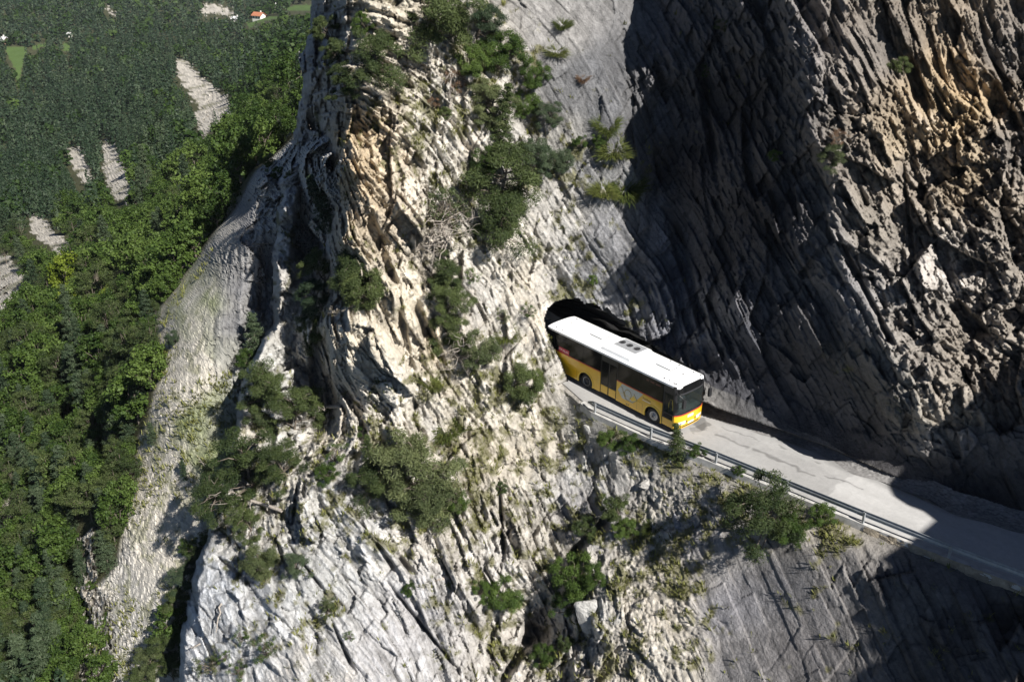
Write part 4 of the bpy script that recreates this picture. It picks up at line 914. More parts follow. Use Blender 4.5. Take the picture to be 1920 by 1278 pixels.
def cards(C, N, size, ratio, rs, droop=0.0):
    """one small leaf quad per centre C, facing roughly N"""
    n = len(C); nn = N + rs.normal(0, .65, (n, 3)); nn /= np.linalg.norm(nn, axis=1, keepdims=True)
    a = np.cross(nn, rs.normal(0, 1, (n, 3))); a /= np.linalg.norm(a, axis=1, keepdims=True) + 1e-9
    b = np.cross(nn, a); s = (size * rs.uniform(.6, 1.35, n))[:, None]
    a = a * s; b = b * s * ratio; bend = nn * s * .25
    V = np.stack([C - a, C + b - bend * .2, C + a * 1.05, C - b - bend * .2], 1).reshape(-1, 3)
    return V, np.arange(4 * n).reshape(n, 4)
def crown_mesh(name, tips, per, puff, size, ratio, mat, seed, flat=.7, trunkc=(0, 0)):
    rs = np.random.RandomState(seed); T = np.repeat(np.arange(len(tips)), per); n = len(T)
    g = rs.normal(0, 1, (n, 3)); g /= np.linalg.norm(g, axis=1, keepdims=True); g *= (rs.uniform(.15, 1, n) ** .45)[:, None]
    pf = puff if np.ndim(puff) else np.full(len(tips), puff)
    C = tips[T] + g * np.array([1, 1, flat]) * pf[T][:, None] * rs.uniform(.7, 1.2, (n, 1))
    V, F = cards(C, g * .8 + np.array([0, 0, .55]), size, ratio, rs)
    tint = np.clip(rs.uniform(.0, .55, len(tips))[T] + rs.normal(.18, .16, n), 0, 1)
    return np_mesh(name, V, F, LEAF[mat], {'tint': np.repeat(tint, 4)})
def wood_mesh(name, paths, mat, n=5):
    """tapered limbs; paths: list of (points (k,3), r0, r1)"""
    Vs, Fs, o = [], [], 0
    for pts, r0, r1 in paths:
        pts = np.asarray(pts, float); k = len(pts); t = np.gradient(pts, axis=0); t /= np.linalg.norm(t, axis=1, keepdims=True) + 1e-9
        ref = np.where(np.abs(t[:, 2:3]) < .9, [[0, 0, 1.]], [[1., 0, 0]]); u = np.cross(t, ref); u /= np.linalg.norm(u, axis=1, keepdims=True); v = np.cross(t, u)
        r = np.linspace(r0, r1, k)[:, None, None]; an = np.arange(n) * 2 * PI / n
        ring = pts[:, None] + r * (u[:, None] * np.cos(an)[None, :, None] + v[:, None] * np.sin(an)[None, :, None])
        Vs.append(ring.reshape(-1, 3)); ii = np.arange(k * n).reshape(k, n) + o; o += k * n
        Fs.append(np.stack([ii[:-1], np.roll(ii[:-1], -1, 1), np.roll(ii[1:], -1, 1), ii[1:]], -1).reshape(-1, 4))
    return np_mesh(name, np.concatenate(Vs), np.concatenate(Fs), mat, None, True)
def limb(a, b, rs, sag=.12, k=5):
    t = np.linspace(0, 1, k)[:, None]; p = a * (1 - t) + b * t
    p[1:-1] += rs.normal(0, sag * np.linalg.norm(b - a) * .4, (k - 2, 3)); p[:, 2] += np.sin(t[:, 0] * PI) * sag * np.linalg.norm(b - a) * .5
    return p
def dome(nt, rs, rx=1.0, h=1.4, z0=.25, hollow=.35):
    P = []
    while len(P) < nt:
        g = rs.normal(0, 1, 3); g /= np.linalg.norm(g); r = rs.uniform(hollow, 1) ** .6
        p = g * r; p = np.array([p[0] * rx, p[1] * rx, z0 + (p[2] * .5 + .5) * h])
        if p[2] > z0 + .05: P.append(p)
    return np.array(P)
def proto(kind, seed, mat=None):
    """(crown mesh, wood mesh); a crown is about 2 units wide"""
    rs = np.random.RandomState(seed)
    if kind == 'bush':
        t = dome(34, rs, 1, 1.5); lob = 1 + .25 * np.sin(np.arctan2(t[:, 1], t[:, 0]) * 3 + seed); t[:, :2] *= lob[:, None]
        c = crown_mesh('crown', t, 400, rs.uniform(.18, .32, 34), .028, .6, mat or 'broad', seed)
        w = [(limb(np.array([0, 0, 0.]), np.array([*(q[:2] * .8), q[2] * .9]), rs), .035, .01) for q in t[:16]]
    elif kind == 'compact':
        t = dome(46, rs, .85, 1.55, .1, .5); c = crown_mesh('crown', t, 420, .25, .030, .4, mat or 'pine', seed)
        w = [(limb(np.zeros(3), q * .85, rs), .04, .01) for q in t[:14]]
    elif kind == 'pine':
        n = 30; zz = np.sort(rs.uniform(.15, 1.7, n)); a = rs.uniform(0, 2 * PI, n); r = rs.uniform(.35, 1.05, n) * (1.05 - .35 * zz / 1.7) * (1 + .32 * np.sin(2 * a + seed) + .15 * np.sin(5 * a))
        t = np.stack([r * np.cos(a), r * np.sin(a), zz + .12 * r], -1); top = np.array([[0, 0, 1.7], [.2, .1, 1.6], [-.2, .05, 1.55]]); t = np.concatenate([t, top])
        c = crown_mesh('crown', t, 430, rs.uniform(.2, .34, len(t)), .044, .2, mat or 'pine', seed, .45)
        trunk = np.array([[0, 0, 0], [.05, .02, .5], [-.03, .04, 1.0], [.0, .0, 1.65]])
        w = [(trunk, .05, .015)] + [(limb(np.array([0, 0, max(.05, q[2] - .25)]), q, rs, .08), .022, .006) for q in t]
    elif kind == 'sparse':
        t = dome(22, rs, 1.05, 1.5, .2, .3); c = crown_mesh('crown', t, 75, rs.uniform(.14, .26, 22), .040, .45, mat or 'olive', seed)
        w = [(limb(np.zeros(3), q, rs, .18), .03, .007) for q in t] + [(limb(t[i] * .6, t[i] * .6 + rs.normal(0, .35, 3), rs), .012, .004) for i in range(20)]
    elif kind == 'conifer':
        n = 46; zz = np.linspace(.2, 2.75, n); a = np.arange(n) * 2.4 + rs.uniform(-.4, .4, n); r = (.62 * (1 - zz / 2.95) ** .8 + .03) * rs.uniform(.65, 1.1, n)
        t = np.stack([r * np.cos(a), r * np.sin(a), zz - .15 * r], -1)
        inner = t * np.array([.45, .45, 1]); c = crown_mesh('crown', np.concatenate([t, inner]), 58, np.concatenate([.13 + .13 * (1 - zz / 3), .1 + .1 * (1 - zz / 3)]), .055, .28, mat or 'conifer', seed, .5)
        w = [(np.array([[0, 0, 0], [.01, 0, 1.2], [0, 0, 2.8]]), .045, .008)]
    elif kind == 'broadtree':
        t = dome(44, rs, .95, 2.0, .55, .45); lob = 1 + .18 * np.sin(np.arctan2(t[:, 1], t[:, 0]) * 3 + seed * 1.7) + rs.uniform(-.1, .1, len(t)); t[:, :2] *= lob[:, None]
        c = crown_mesh('crown', t, 62, rs.uniform(.22, .40, 44), .072, .65, mat or 'broad', seed, .75)
        w = [(np.array([[0, 0, -.3], [.03, .02, .7], [0, .04, 1.4]]), .07, .03)] + [(limb(np.array([0, 0, .7]), q * .9, rs), .03, .008) for q in t[:10]]
    elif kind == 'forestpine':
        t = dome(30, rs, .8, 1.5, 1.0, .4); c = crown_mesh('crown', t, 80, rs.uniform(.2, .36, 30), .062, .25, mat or 'conifer', seed, .5)
        w = [(np.array([[0, 0, -.3], [.02, .02, .8], [0, .03, 2.2]]), .05, .02)] + [(limb(np.array([0, 0, 1.0]), q, rs), .02, .006) for q in t[:12]]
    elif kind == 'grass':
        n = 700; a = rs.uniform(0, 2 * PI, n); r = .5 * np.sqrt(rs.uniform(0, 1, n)) * (1 + .4 * np.sin(a * 3 + seed)); L = rs.uniform(.25, .8, n); out = rs.uniform(.2, 1.0, n)
        b = np.stack([r * np.cos(a), r * np.sin(a), np.zeros(n)], -1); d = np.stack([np.cos(a) * out, np.sin(a) * out, np.ones(n) * .8], -1); d /= np.linalg.norm(d, axis=1, keepdims=True)
        s = np.stack([-np.sin(a), np.cos(a), 0 * a], -1) * .014
        m1 = b + d * (L * .6)[:, None]; e = b + d * L[:, None] + np.array([0, 0, -.22]) * L[:, None] + np.stack([np.cos(a), np.sin(a), 0 * a], -1) * .12
        V = np.stack([b - s, b + s, m1 + s * .8, m1 - s * .8, m1 - s * .8, m1 + s * .8, e + s * .15, e - s * .15], 1).reshape(-1, 3)
        return np_mesh('blades', V, np.arange(len(V)).reshape(-1, 4), LEAF[mat or 'herb'], {'tint': np.repeat(np.clip(rs.normal(.45, .25, n), 0, 1), 8)}), None
    elif kind == 'dead':
        w = []; tr = np.array([[0, 0, 0], [.1, .05, .6], [.02, .12, 1.2]]); w.append((tr, .05, .02))
        for k in range(26):
            z = rs.uniform(.1, 1.2); a = rs.uniform(0, 2 * PI); L = rs.uniform(.5, 1.1); s_ = np.array([.05, .06, z]); e = s_ + np.array([L * math.cos(a), L * math.sin(a), rs.uniform(-.25, .5)])
            w.append((limb(s_, e, rs, .2), .018, .004))
            for q in range(3):
                m_ = s_ + (e - s_) * rs.uniform(.4, .9); w.append((limb(m_, m_ + rs.normal(0, .25, 3), rs, .2, 4), .008, .003))
        return None, wood_mesh('branches', w, M_DEAD, 4)
    return c, wood_mesh('stems', w, M_BARK, 5)
PRO = {}
def get(kind, k, mat=None):
    key = (kind, k % 3, mat)
    if key not in PRO: PRO[key] = proto(kind, 100 + 17 * (k % 3) + 7 * len(kind), mat)
    return PRO[key]
UP = Vector((0, 0, 1))
def plant(name, label, cat, kind, P, n, scale, k, mat=None, group=None, tilt=.35, sz=1.0):
    c, wd = get(kind, k, mat)
    root = empty(name, P); ax = (UP * (1 - tilt) + Vector(n) * tilt).normalized()
    root.rotation_mode = 'QUATERNION'; root.rotation_quaternion = UP.rotation_difference(ax) @ Quaternion((0, 0, 1), (k * 2.399) % (2 * PI))
    root.scale = (scale, scale, scale * sz); tag(root, label, cat, group)
    if kind == 'dead': link('branches', wd, root)
    else:
        link('blades' if kind == 'grass' else 'crown', c, root)
        if wd: link('trunk' if kind in ('conifer', 'pine', 'broadtree', 'forestpine') else 'stems', wd, root)
    return root
HGT = {'bush': .95, 'compact': .85, 'pine': .9, 'sparse': .9, 'conifer': 1.25, 'broadtree': 1.4, 'grass': .4, 'dead': .6, 'forestpine': 1.5}
WID = {'bush': 2.3, 'compact': 2.0, 'pine': 2.3, 'sparse': 2.3, 'conifer': 1.35, 'broadtree': 2.3, 'grass': 1.5, 'dead': 2.0, 'forestpine': 2.0}
def put(x, y, wpx, name, label, cat, kind, mat=None, group=None, tilt=.35, surf='A', sz=1.0, k=[0]):
    """stand a plant on the rock so that its crown appears round view point (x, y), about wpx wide there"""
    sf = surfA if surf == 'A' else surfB; k[0] += 1
    rx_, ry_ = float(x), float(y)
    for _ in range(4):
        P = sf(rx_, ry_); _, _, d = project(P)
        if surf == 'A': n = normA(rx_, ry_, 14.0)
        else: n = np.array([.5, -.4, .75])
        s = wpx * d / FPX / WID[kind]
        ax = np.array([0, 0, 1.0]) * (1 - tilt) + n * tilt; ax /= np.linalg.norm(ax)
        cx_, cy_, _ = project(P + ax * HGT[kind] * s * sz); rx_ += (x - cx_) * .8; ry_ += (y - cy_) * .8
    return plant(name, label, cat, kind, P - n * .12 * s, n, s, k[0], mat, group, tilt, sz)

GR = 'shrubs and pines rooted in the cliff'
SH = [
 # x, y, width, name, label, category, kind, material
 (835,35,150,'pine_tree','wide dark pine with layered crown near the top of the pale rib','pine','pine','pine'),
 (905,45,80,'pine_tree','smaller dark pine just right of the wide layered pine at the top','pine','pine','conifer'),
 (690,112,115,'dwarf_pine','flat dwarf pine mat on the ledge above the folded layers','dwarf pine','pine','pine'),
 (642,150,70,'dwarf_pine','dwarf pine at the left end of the ledge above the folded layers','dwarf pine','pine','pine'),
 (606,50,60,'shrub','dark green shrub on the top left skyline of the rib','shrub','bush','pine'),
 (625,95,55,'shrub','shrub in the shaded cleft under the top left skyline shrub','shrub','bush','pine'),
 (678,45,48,'shrub','small shrub beside the dark cleft at the very top of the rib','shrub','bush','broad'),
 (888,112,80,'shrub','bright yellow green bush below the wide layered pine','shrub','bush','broad2'),
 (945,95,95,'shrub','dense mid green bush right of the bright yellow green one','shrub','bush','broad'),
 (1003,140,65,'shrub','bright green bush at the right edge of the upper thicket','shrub','bush','broad2'),
 (855,150,60,'shrub','withered rusty shrub at the foot of the bare dead trunk','shrub','sparse','rust'),
 (815,190,40,'shrub','rusty brown dying shrub left of the bare dead trunk','shrub','sparse','rust'),
 (835,212,26,'shrub','tiny round pine below the bare dead trunk','shrub','compact','pine'),
 (925,205,90,'dwarf_pine','blue green dwarf pine lying on the slabs under the upper thicket','dwarf pine','pine','olive'),
 (945,222,50,'dwarf_pine','small upright pine at the right of the blue green dwarf pine','dwarf pine','conifer','pine'),
 (985,198,60,'shrub','leafy shrub between the blue green dwarf pine and the slate','shrub','bush','broad'),
 (1030,215,50,'dwarf_pine','small dark pine at the edge of the grey scree patch','dwarf pine','pine','conifer'),
 (948,335,150,'pine_tree','broad dark pine in the middle of the rib with a ragged crown','pine','pine','pine'),
 (905,300,60,'shrub','leafy green shrub at the upper left of the broad middle pine','shrub','bush','broad'),
 (1000,300,80,'pine_tree','pine with upright top behind the broad middle pine','pine','pine','conifer'),
 (950,415,120,'dwarf_pine','low pine boughs under the broad middle pine','dwarf pine','pine','pine'),
 (1052,300,48,'shrub','dark round bush right of the broad middle pine','shrub','compact','conifer'),
 (1088,267,30,'shrub','small green shrub on the grey scree above the dark round bush','shrub','bush','broad'),
 (1122,265,32,'shrub','small leafy shrub between the two big grass clumps','shrub','bush','broad2'),
 (1140,232,46,'grass_clump','upper big grass clump on the grey slab','grass clump','grass',None),
 (1150,275,56,'grass_clump','lower big grass clump on the grey slab','grass clump','grass',None),
 (1180,345,70,'grass_clump','dark grass clump half in the shadow edge on the grey slab','grass clump','grass',None),
 (1135,352,46,'grass_clump','pale grass clump left of the shaded grass clump','grass clump','grass',None),
 (1093,145,22,'grass_clump','rusty dry grass tuft alone on the smooth grey slab','grass clump','grass','rust'),
 (1045,90,40,'grass_clump','dry grass clump at the left edge of the smooth grey slab','grass clump','grass',None),
 (1055,40,34,'grass_clump','dry grass clump at the top of the smooth grey slab','grass clump','grass',None),
 (822,390,110,'shrub','half bare grey green shrub left of the broad middle pine','shrub','sparse','olive'),
 (838,435,120,'dead_shrub','tangle of bare grey branches under the half bare shrub','dead shrub','dead',None),
 (836,520,80,'pine_tree','upper of three stacked pine boughs beside the dark crevice','pine','pine','pine'),
 (848,572,80,'pine_tree','middle of three stacked pine boughs beside the dark crevice','pine','pine','pine'),
 (842,620,70,'pine_tree','lowest of three stacked pine boughs beside the dark crevice','pine','pine','pine'),
 (900,655,80,'shrub','green shrub with bare left half above the round bush','shrub','bush','olive'),
 (868,668,90,'dead_shrub','bare spreading branches left of the green shrub above the round bush','dead shrub','dead',None),
 (655,505,95,'pine_tree','flat topped pine on the left shoulder of the rib','pine','pine','pine'),
 (678,538,80,'pine_tree','dense round pine just below the flat topped one on the left shoulder','pine','compact','pine'),
 (590,505,70,'pine_tree','highest pine in the shaded channel left of the rib','pine','pine','pine'),
 (585,560,80,'pine_tree','second pine from the top in the shaded channel left of the rib','pine','pine','conifer'),
 (575,620,75,'pine_tree','third pine from the top in the shaded channel left of the rib','pine','pine','pine'),
 (600,385,50,'conifer_tree','slim conifer standing in the deep shade of the channel','conifer','conifer','conifer'),
 (585,350,40,'shrub','shrub in the upper shaded channel above the slim conifer','shrub','sparse','olive'),
 (520,720,110,'pine_tree','tall pine on the upper edge of the white left buttress','pine','pine','pine'),
 (555,770,100,'pine_tree','pine with a brownish side at the mouth of the dark notch','pine','pine','pine'),
 (490,775,90,'pine_tree','pale pine leaning over the gully above the big double pine','pine','pine','olive'),
 (455,865,140,'pine_tree','upper crown of the big double pine over the gully','pine','pine','pine'),
 (410,940,110,'pine_tree','lower left crown of the big double pine over the gully','pine','pine','pine'),
 (520,865,100,'pine_tree','pine right of the big double pine above the fallen trunk','pine','pine','pine'),
 (455,975,80,'pine_tree','pine under the fallen bleached trunk','pine','pine','pine'),
 (478,1052,70,'pine_tree','dark pine on the brow of the white slab','pine','compact','olive'),
 (552,1060,56,'pine_tree','narrow dark pine right of the one on the brow of the white slab','pine','pine','conifer'),
 (600,770,40,'shrub','yellowish shrub on the lip of the dark notch','shrub','bush','broad2'),
 (748,905,175,'shrub','very large airy olive bush in the centre of the lower rock','shrub','pine','olive'),
 (700,905,95,'shrub','dark pine bush joined to the left of the very large olive bush','shrub','pine','pine'),
 (800,945,120,'shrub','lower right part bush under the very large olive bush','shrub','pine','olive'),
 (838,925,70,'shrub','thin leaved shrub at the right of the very large olive bush','shrub','sparse','olive'),
 (858,942,46,'shrub','small dark bush right of the thin leaved shrub','shrub','bush','broad'),
 (690,842,30,'conifer_tree','tiny green conifer left of the pale block under the rib','conifer','conifer','pine'),
 (672,808,26,'shrub','small upright shrub above the tiny green conifer','shrub','bush','broad'),
 (630,850,55,'shrub','pale thin shrub on the lower left of the pale block','shrub','sparse','broad2'),
 (612,885,50,'shrub','dark shrub in the hollow under the pale thin shrub','shrub','bush','broad'),
 (490,1222,60,'shrub','sparse leafy shrub on the white slab near the lower edge','shrub','sparse','broad'),
 (448,1195,40,'shrub','sparse shrub left of and above the leafy one on the white slab','shrub','sparse','broad'),
 (416,1230,34,'shrub','little yellow green shrub low on the white slab','shrub','sparse','broad2'),
 (445,1258,46,'shrub','shrub at the lower picture edge on the white slab','shrub','sparse','broad2'),
 (385,1245,60,'shrub','thin grey shrub at the foot of the white slab by the gully trees','shrub','sparse','olive'),
 (614,1135,38,'dwarf_pine','small flat pine in a crack on the white rock face','dwarf pine','pine','olive'),
 (655,1192,26,'shrub','tiny yellowish shrub right below the small flat pine','shrub','sparse','broad2'),
 (766,1105,32,'shrub','small green shrub beside the long dark cracks of the lower face','shrub','bush','broad'),
 (1072,1072,95,'shrub','tall leafy bush casting a shadow in the lower gully','shrub','bush','broad'),
 (1058,1128,70,'shrub','leafy lower part bush under the tall one in the lower gully','shrub','bush','broad'),
 (1112,1078,55,'shrub','bush right of the tall leafy one in the lower gully','shrub','bush','broad'),
 (945,1118,75,'shrub','bright green bush left of the dark hollow','shrub','bush','broad2'),
 (905,1105,40,'shrub','small bush left of the bright green one by the dark hollow','shrub','bush','broad'),
 (1018,1225,52,'shrub','upright bush at the right mouth of the dark hollow','shrub','bush','broad'),
 (1060,1205,36,'shrub','small dark bush under the grey boulder','shrub','bush','pine'),
 (1428,960,150,'shrub','largest round leafy bush on the slope under the guardrail','shrub','pine','pine'),
 (1478,995,70,'shrub','lower right part bush joined to the largest leafy bush','shrub','bush','broad'),
 (1542,962,55,'shrub','low leafy plants right of the largest leafy bush','shrub','bush','broad2'),
 (1142,826,50,'shrub','bright green bush on the gravel slope below the first rail posts','shrub','bush','broad2'),
 (1178,832,48,'shrub','darker bush right of the bright green one below the first rail posts','shrub','bush','broad'),
 (1268,832,40,'conifer_tree','little spruce standing against the guardrail in front of the bus','conifer','conifer','pine'),
 (1308,845,36,'shrub','small bush right of the little spruce at the guardrail','shrub','bush','broad'),
 (1385,882,28,'shrub','tiny bush under the guardrail above the largest leafy bush','shrub','bush','broad'),
 (1100,992,50,'shrub','dark shrub at the left end of the dark rock crack','shrub','bush','pine'),
 (1148,950,62,'shrub','dark shrub filling the top of the dark rock crack','shrub','bush','pine'),
 (1170,990,50,'shrub','light shrub on the right lip of the dark rock crack','shrub','bush','broad2'),
 (1222,985,36,'grass_clump','grass clump on the sandy slope right of the dark crack','grass clump','grass',None),
 (940,912,30,'shrub','small dark shrub on the long vertical crack','shrub','bush','pine'),
 (980,722,78,'shrub','compact round dark green bush alone on the pale slabs near the tunnel','shrub','compact','pine'),
 (942,592,34,'shrub','small shrub on the slabs above the round bush','shrub','sparse','olive'),
 (995,582,40,'shrub','thin green shrub left of the tunnel mouth','shrub','sparse','broad'),
 (1113,525,22,'shrub','little green tuft above the tunnel roof','shrub','bush','broad2'),
 (945,625,45,'grass_clump','dry grass tuft left of the tunnel on the slabs','grass clump','grass',None),
 (880,515,40,'shrub','yellow green shrub on the slabs right of the stacked pines','shrub','sparse','broad2'),
 (1558,292,56,'shrub','yellowish pine bush on the edge of the shaded wall','shrub','pine','olive'),
 (1572,258,44,'shrub','dry golden shrub just above the yellowish pine bush','shrub','sparse','rust'),
 (1453,292,28,'shrub','small sunlit green shrub alone in the dark wall','shrub','bush','broad2'),
 (1690,122,44,'shrub','green shrub high on the sunlit brown wall','shrub','bush','pine'),
 (1352,45,40,'shrub','shrub at the top of the dark wall','shrub','sparse','pine'),
 (1325,132,34,'shrub','small leafy shrub on the dark wall below the top shrub','shrub','sparse','broad'),
 (1010,700,30,'grass_clump','grass clump at the foot of the slabs beside the tunnel','grass clump','grass',None),
 (840,795,60,'grass_clump','wide grass clump on the ledge under the pale block','grass clump','grass',None),
 (812,715,36,'grass_clump','grass strip growing down the right of the pale block','grass clump','grass',None),
]
for x, y, wpx, nm, lb, ct, kd, mt in SH:
    wpx *= 1.22 if (nm in ('pine_tree', 'dwarf_pine') and y < 700) else 1.1
    put(x, y, wpx, nm, lb, ct, kd, mt, GR, .25 if kd == 'conifer' else (.55 if x == 1428 else .4))
# around the gully
for x, y, wpx, nm, lb, ct, kd, mt in [
 (325,632,36,'shrub','round dark bush alone on the upper scree','shrub','compact','conifer'),
 (284,815,26,'conifer_tree','small lone conifer at the left edge of the scree','conifer','conifer','conifer'),
 (344,882,22,'conifer_tree','small lone conifer in the middle of the scree','conifer','conifer','conifer'),
 (478,640,55,'conifer_tree','dark conifer in the crack at the foot of the grey slab','conifer','conifer','conifer'),
 (462,672,50,'shrub','leafy bush left of the dark conifer at the foot of the grey slab','shrub','bush','broad'),
 (522,325,46,'shrub','green shrub on the crest of the grey spur','shrub','bush','broad'),
 (548,330,36,'shrub','olive shrub right of the green one on the spur crest','shrub','bush','olive'),
 (500,300,36,'shrub','bush at the upper end of the spur crest','shrub','bush','broad'),
 (550,365,50,'shrub','dark shrub hanging on the shaded side of the spur','shrub','bush','pine'),
 (203,1155,26,'shrub','small green bush on the white crag low at the left','shrub','bush','broad'),
 (200,1195,34,'shrub','bush under the small green one on the white crag','shrub','bush','broad'),
 (195,1230,30,'shrub','lowest bush on the white crag','shrub','bush','broad'),
 (172,1095,24,'shrub','bush at the top of the white crag','shrub','bush','broad'),
]: put(x, y, wpx, nm, lb, ct, kd, mt, 'plants on the scree and spur', .15, 'B')
for i, (x, y, wpx, kd, mt) in enumerate([(370,1045,60,'pine','pine'),(345,1085,75,'pine','conifer'),(330,1130,70,'pine','pine'),(312,1170,70,'broadtree','broad'),(300,1205,80,'pine','pine'),(280,1240,80,'pine','olive'),(340,1195,60,'pine','pine'),(320,1255,80,'pine','pine'),(262,1275,70,'pine','pine'),(385,1015,50,'pine','pine'),(350,1025,40,'bush','broad')]):
    put(x, y, wpx, 'pine_tree' if kd == 'pine' else 'broadleaf_tree', 'green tree in the belt between the lower scree and the white buttress', 'tree', kd, mt, 'trees along the lower right edge of the scree', .1, 'B')

# dead wood
def dead_trunk(name, label, x0, y0, x1, y1, r, nb, seed, lift=.35):
    rs = np.random.RandomState(seed); a = surfA(x0, y0) + normA(x0, y0) * .1; b = surfA(x1, y1) + normA(x1, y1) * lift
    root = empty(name, a); tag(root, label, 'dead tree'); L = b - a
    t = np.linspace(0, 1, 7)[:, None]; tr = L * t + rs.normal(0, .05, (7, 3)) * np.linalg.norm(L) * .3
    link('trunk', wood_mesh('trunk', [(tr, r, r * .35)], M_DEAD, 8), root)
    for k in range(nb):
        s = L * rs.uniform(.25, 1); e = s + rs.normal(0, 1, 3) * np.linalg.norm(L) * .22 + ROT[:, 2] * .3
        w = [(limb(s, e, rs, .2, 6), r * .3, r * .06)] + [(limb(s + (e - s) * f, s + (e - s) * f + rs.normal(0, .3, 3) * np.linalg.norm(L) * .25, rs, .2, 4), r * .12, r * .03) for f in (.5, .75)]
        link('branch', wood_mesh('branch', w, M_DEAD, 5), root)
dead_trunk('dead_tree', 'fallen bleached pine trunk with bare branches pointing over the gully', 528, 955, 432, 905, .12, 7, 3, 1.6)
dead_trunk('dead_tree', 'bare upright dead trunk under the upper thicket of the rib', 845, 215, 843, 135, .09, 8, 5, 1.0)
dead_trunk('dead_tree', 'thin straight dead stem lying on the white lower slab', 417, 1130, 418, 1180, .07, 0, 8, .5)
dead_trunk('dead_tree', 'gnarled bleached root mass hanging in the dark notch', 640, 760, 605, 790, .13, 9, 9, 1.0)
dead_trunk('dead_tree', 'bare grey snag sticking out at the left edge of the white slab', 378, 1205, 366, 1222, .06, 4, 12, .6)
# loose blocks
def boulder(x, y, wpx, lab, ratio, seed, col):
    P = surfA(x, y); _, _, d = project(P); s = wpx * d / FPX / 2; rs = np.random.RandomState(seed)
    bm = bmesh.new(); bmesh.ops.create_icosphere(bm, subdivisions=4, radius=1)
    V = np.array([v.co for v in bm.verts]); c, e = cells(V * 1.3 + seed, seed, 1.2)
    V = V * (1 + .16 * c + .05 * fbm(V * 4, 3, seed))[:, None]
    for q in range(7):
        nrm = rs.normal(0, 1, 3); nrm /= np.linalg.norm(nrm); h = V @ nrm; V = V - np.maximum(h - .62, 0)[:, None] * nrm * .9
    th = math.radians(ratio[2]); Mx = np.array([[math.cos(th), -math.sin(th)], [math.sin(th), math.cos(th)]])
    V2 = V * np.array([1, ratio[0], ratio[1]]) * s; uv = V2[:, :2] @ Mx.T
    Wd = uv[:, :1] * ROT[:, 0] + uv[:, 1:] * ROT[:, 1] + V2[:, 2:] * ROT[:, 2]
    F = np.array([[v.index for v in f.verts] for f in bm.faces]); bm.free()
    a = np.array(col) * (1 + .15 * fbm(V * 3, 3, seed + 1))[:, None]
    o = link('boulder', np_mesh('boulder', Wd, F, M_ROCK, {'albedo': a}), None, P - normA(x, y) * s * .12)
    tag(o, lab, 'boulder')
boulder(1212, 907, 34, 'pale flat boulder on the slope below the little spruce', (.55, .5, -8), 4, (.48, .46, .43))
boulder(1270, 985, 62, 'long dark slab of rock standing on the sandy slope', (.30, .25, -68), 5, (.24, .24, .26))
boulder(1140, 866, 15, 'small bright white stone beside the dark rock crack', (.8, .6, 10), 6, (.62, .61, .60))
boulder(1104, 808, 36, 'light grey leaning stone plate below the end of the guardrail', (.45, .3, -60), 7, (.46, .45, .43))
boulder(1105, 1152, 92, 'big grey block above the little upright bush in the lower gully', (.75, .6, -30), 8, (.46, .45, .43))
boulder(1158, 1160, 32, 'elongated stone right of the big grey block', (.5, .5, 60), 9, (.46, .44, .41))
boulder(833, 1083, 30, 'flat reddish plate of rock on the grassy ledge', (.45, .4, 12), 10, (.38, .33, .29))

# ---------------------------------------------------------------- grass and herbs over the ledges (uncountable)
def tufts(name, label, surf, npx, npy, size, seed, mat, blades=9):
    rs = np.random.RandomState(seed); P = surf(npx, npy); n = len(P)
    k = n * blades; T = np.repeat(np.arange(n), blades); a = rs.uniform(0, 2 * PI, k); out = rs.uniform(.15, 1.0, k); s = (size[T] * rs.uniform(.6, 1.2, k))[:, None]
    b = P[T] + np.stack([np.cos(a), np.sin(a), 0 * a], -1) * s * .35 + rs.normal(0, .3, (k, 3)) * s * .5
    d = np.stack([np.cos(a) * out, np.sin(a) * out, .8 + 0 * a], -1); e = b + d * s; wv = np.stack([-np.sin(a), np.cos(a), 0 * a], -1) * s * .13
    V = np.stack([b - wv, b + wv, e + wv * .3, e - wv * .3], 1).reshape(-1, 3)
    ti = np.clip(rs.normal(.45, .22, n)[T] + rs.normal(0, .12, k), 0, 1)
    o = link(name, np_mesh(name, V, np.arange(4 * k).reshape(k, 4), LEAF[mat], {'tint': np.repeat(ti, 4)})); tag(o, label, 'grass', None, 'stuff'); return o
rs = np.random.RandomState(5)
cx = rs.uniform(340, 1915, 70000); cy = rs.uniform(5, 1275, 70000)
mv = bilin(gx, gy, mossg, cx, cy); gzv = bilin(cgx, cgy, GC, cx, cy)[:, 0]
el_ = cx - left_edge(cy)
PW = surfA(cx, cy); onroad = (PW[:, 2] > -.3) & (PW[:, 2] < .4) & (PW[:, 0] > -9) & (PW[:, 1] > yo(PW[:, 0]) - .5)
onroad |= (PW[:, 0] > -4) & (PW[:, 1] > yi(PW[:, 0]) - 1.3) & (cx > 1240)
ok = ((rs.uniform(0, 1, len(cx)) < mv * .75) | (rs.uniform(0, 1, len(cx)) < gzv * .035)) & (el_ > 8) & ~onroad & ~in_poly(cx, cy, TUN)
cx, cy = cx[ok], cy[ok]; print('tufts', len(cx))
tufts('grass', 'dry grass and low herbs growing in tufts on the ledges of the cliff', surfA, cx, cy, rs.uniform(.10, .30, len(cx)), 6, 'grass', 7)
cx2 = rs.uniform(150, 480, 16000); cy2 = rs.uniform(400, 1275, 16000)
okb = (cx2 > gully(cy2) + 4) & (rs.uniform(0, 1, len(cx2)) < .42 * np.clip(.35 + fbm(surfB(cx2, cy2) / 4, 3, 601) * 1.6, 0, 1)) & ~((cx2 > 400) & (cy2 < 700))
tufts('scree_herbs', 'low herbs dotted over the scree gully', surfB, cx2[okb], cy2[okb], rs.uniform(.15, .42, okb.sum()), 7, 'grass', 6)

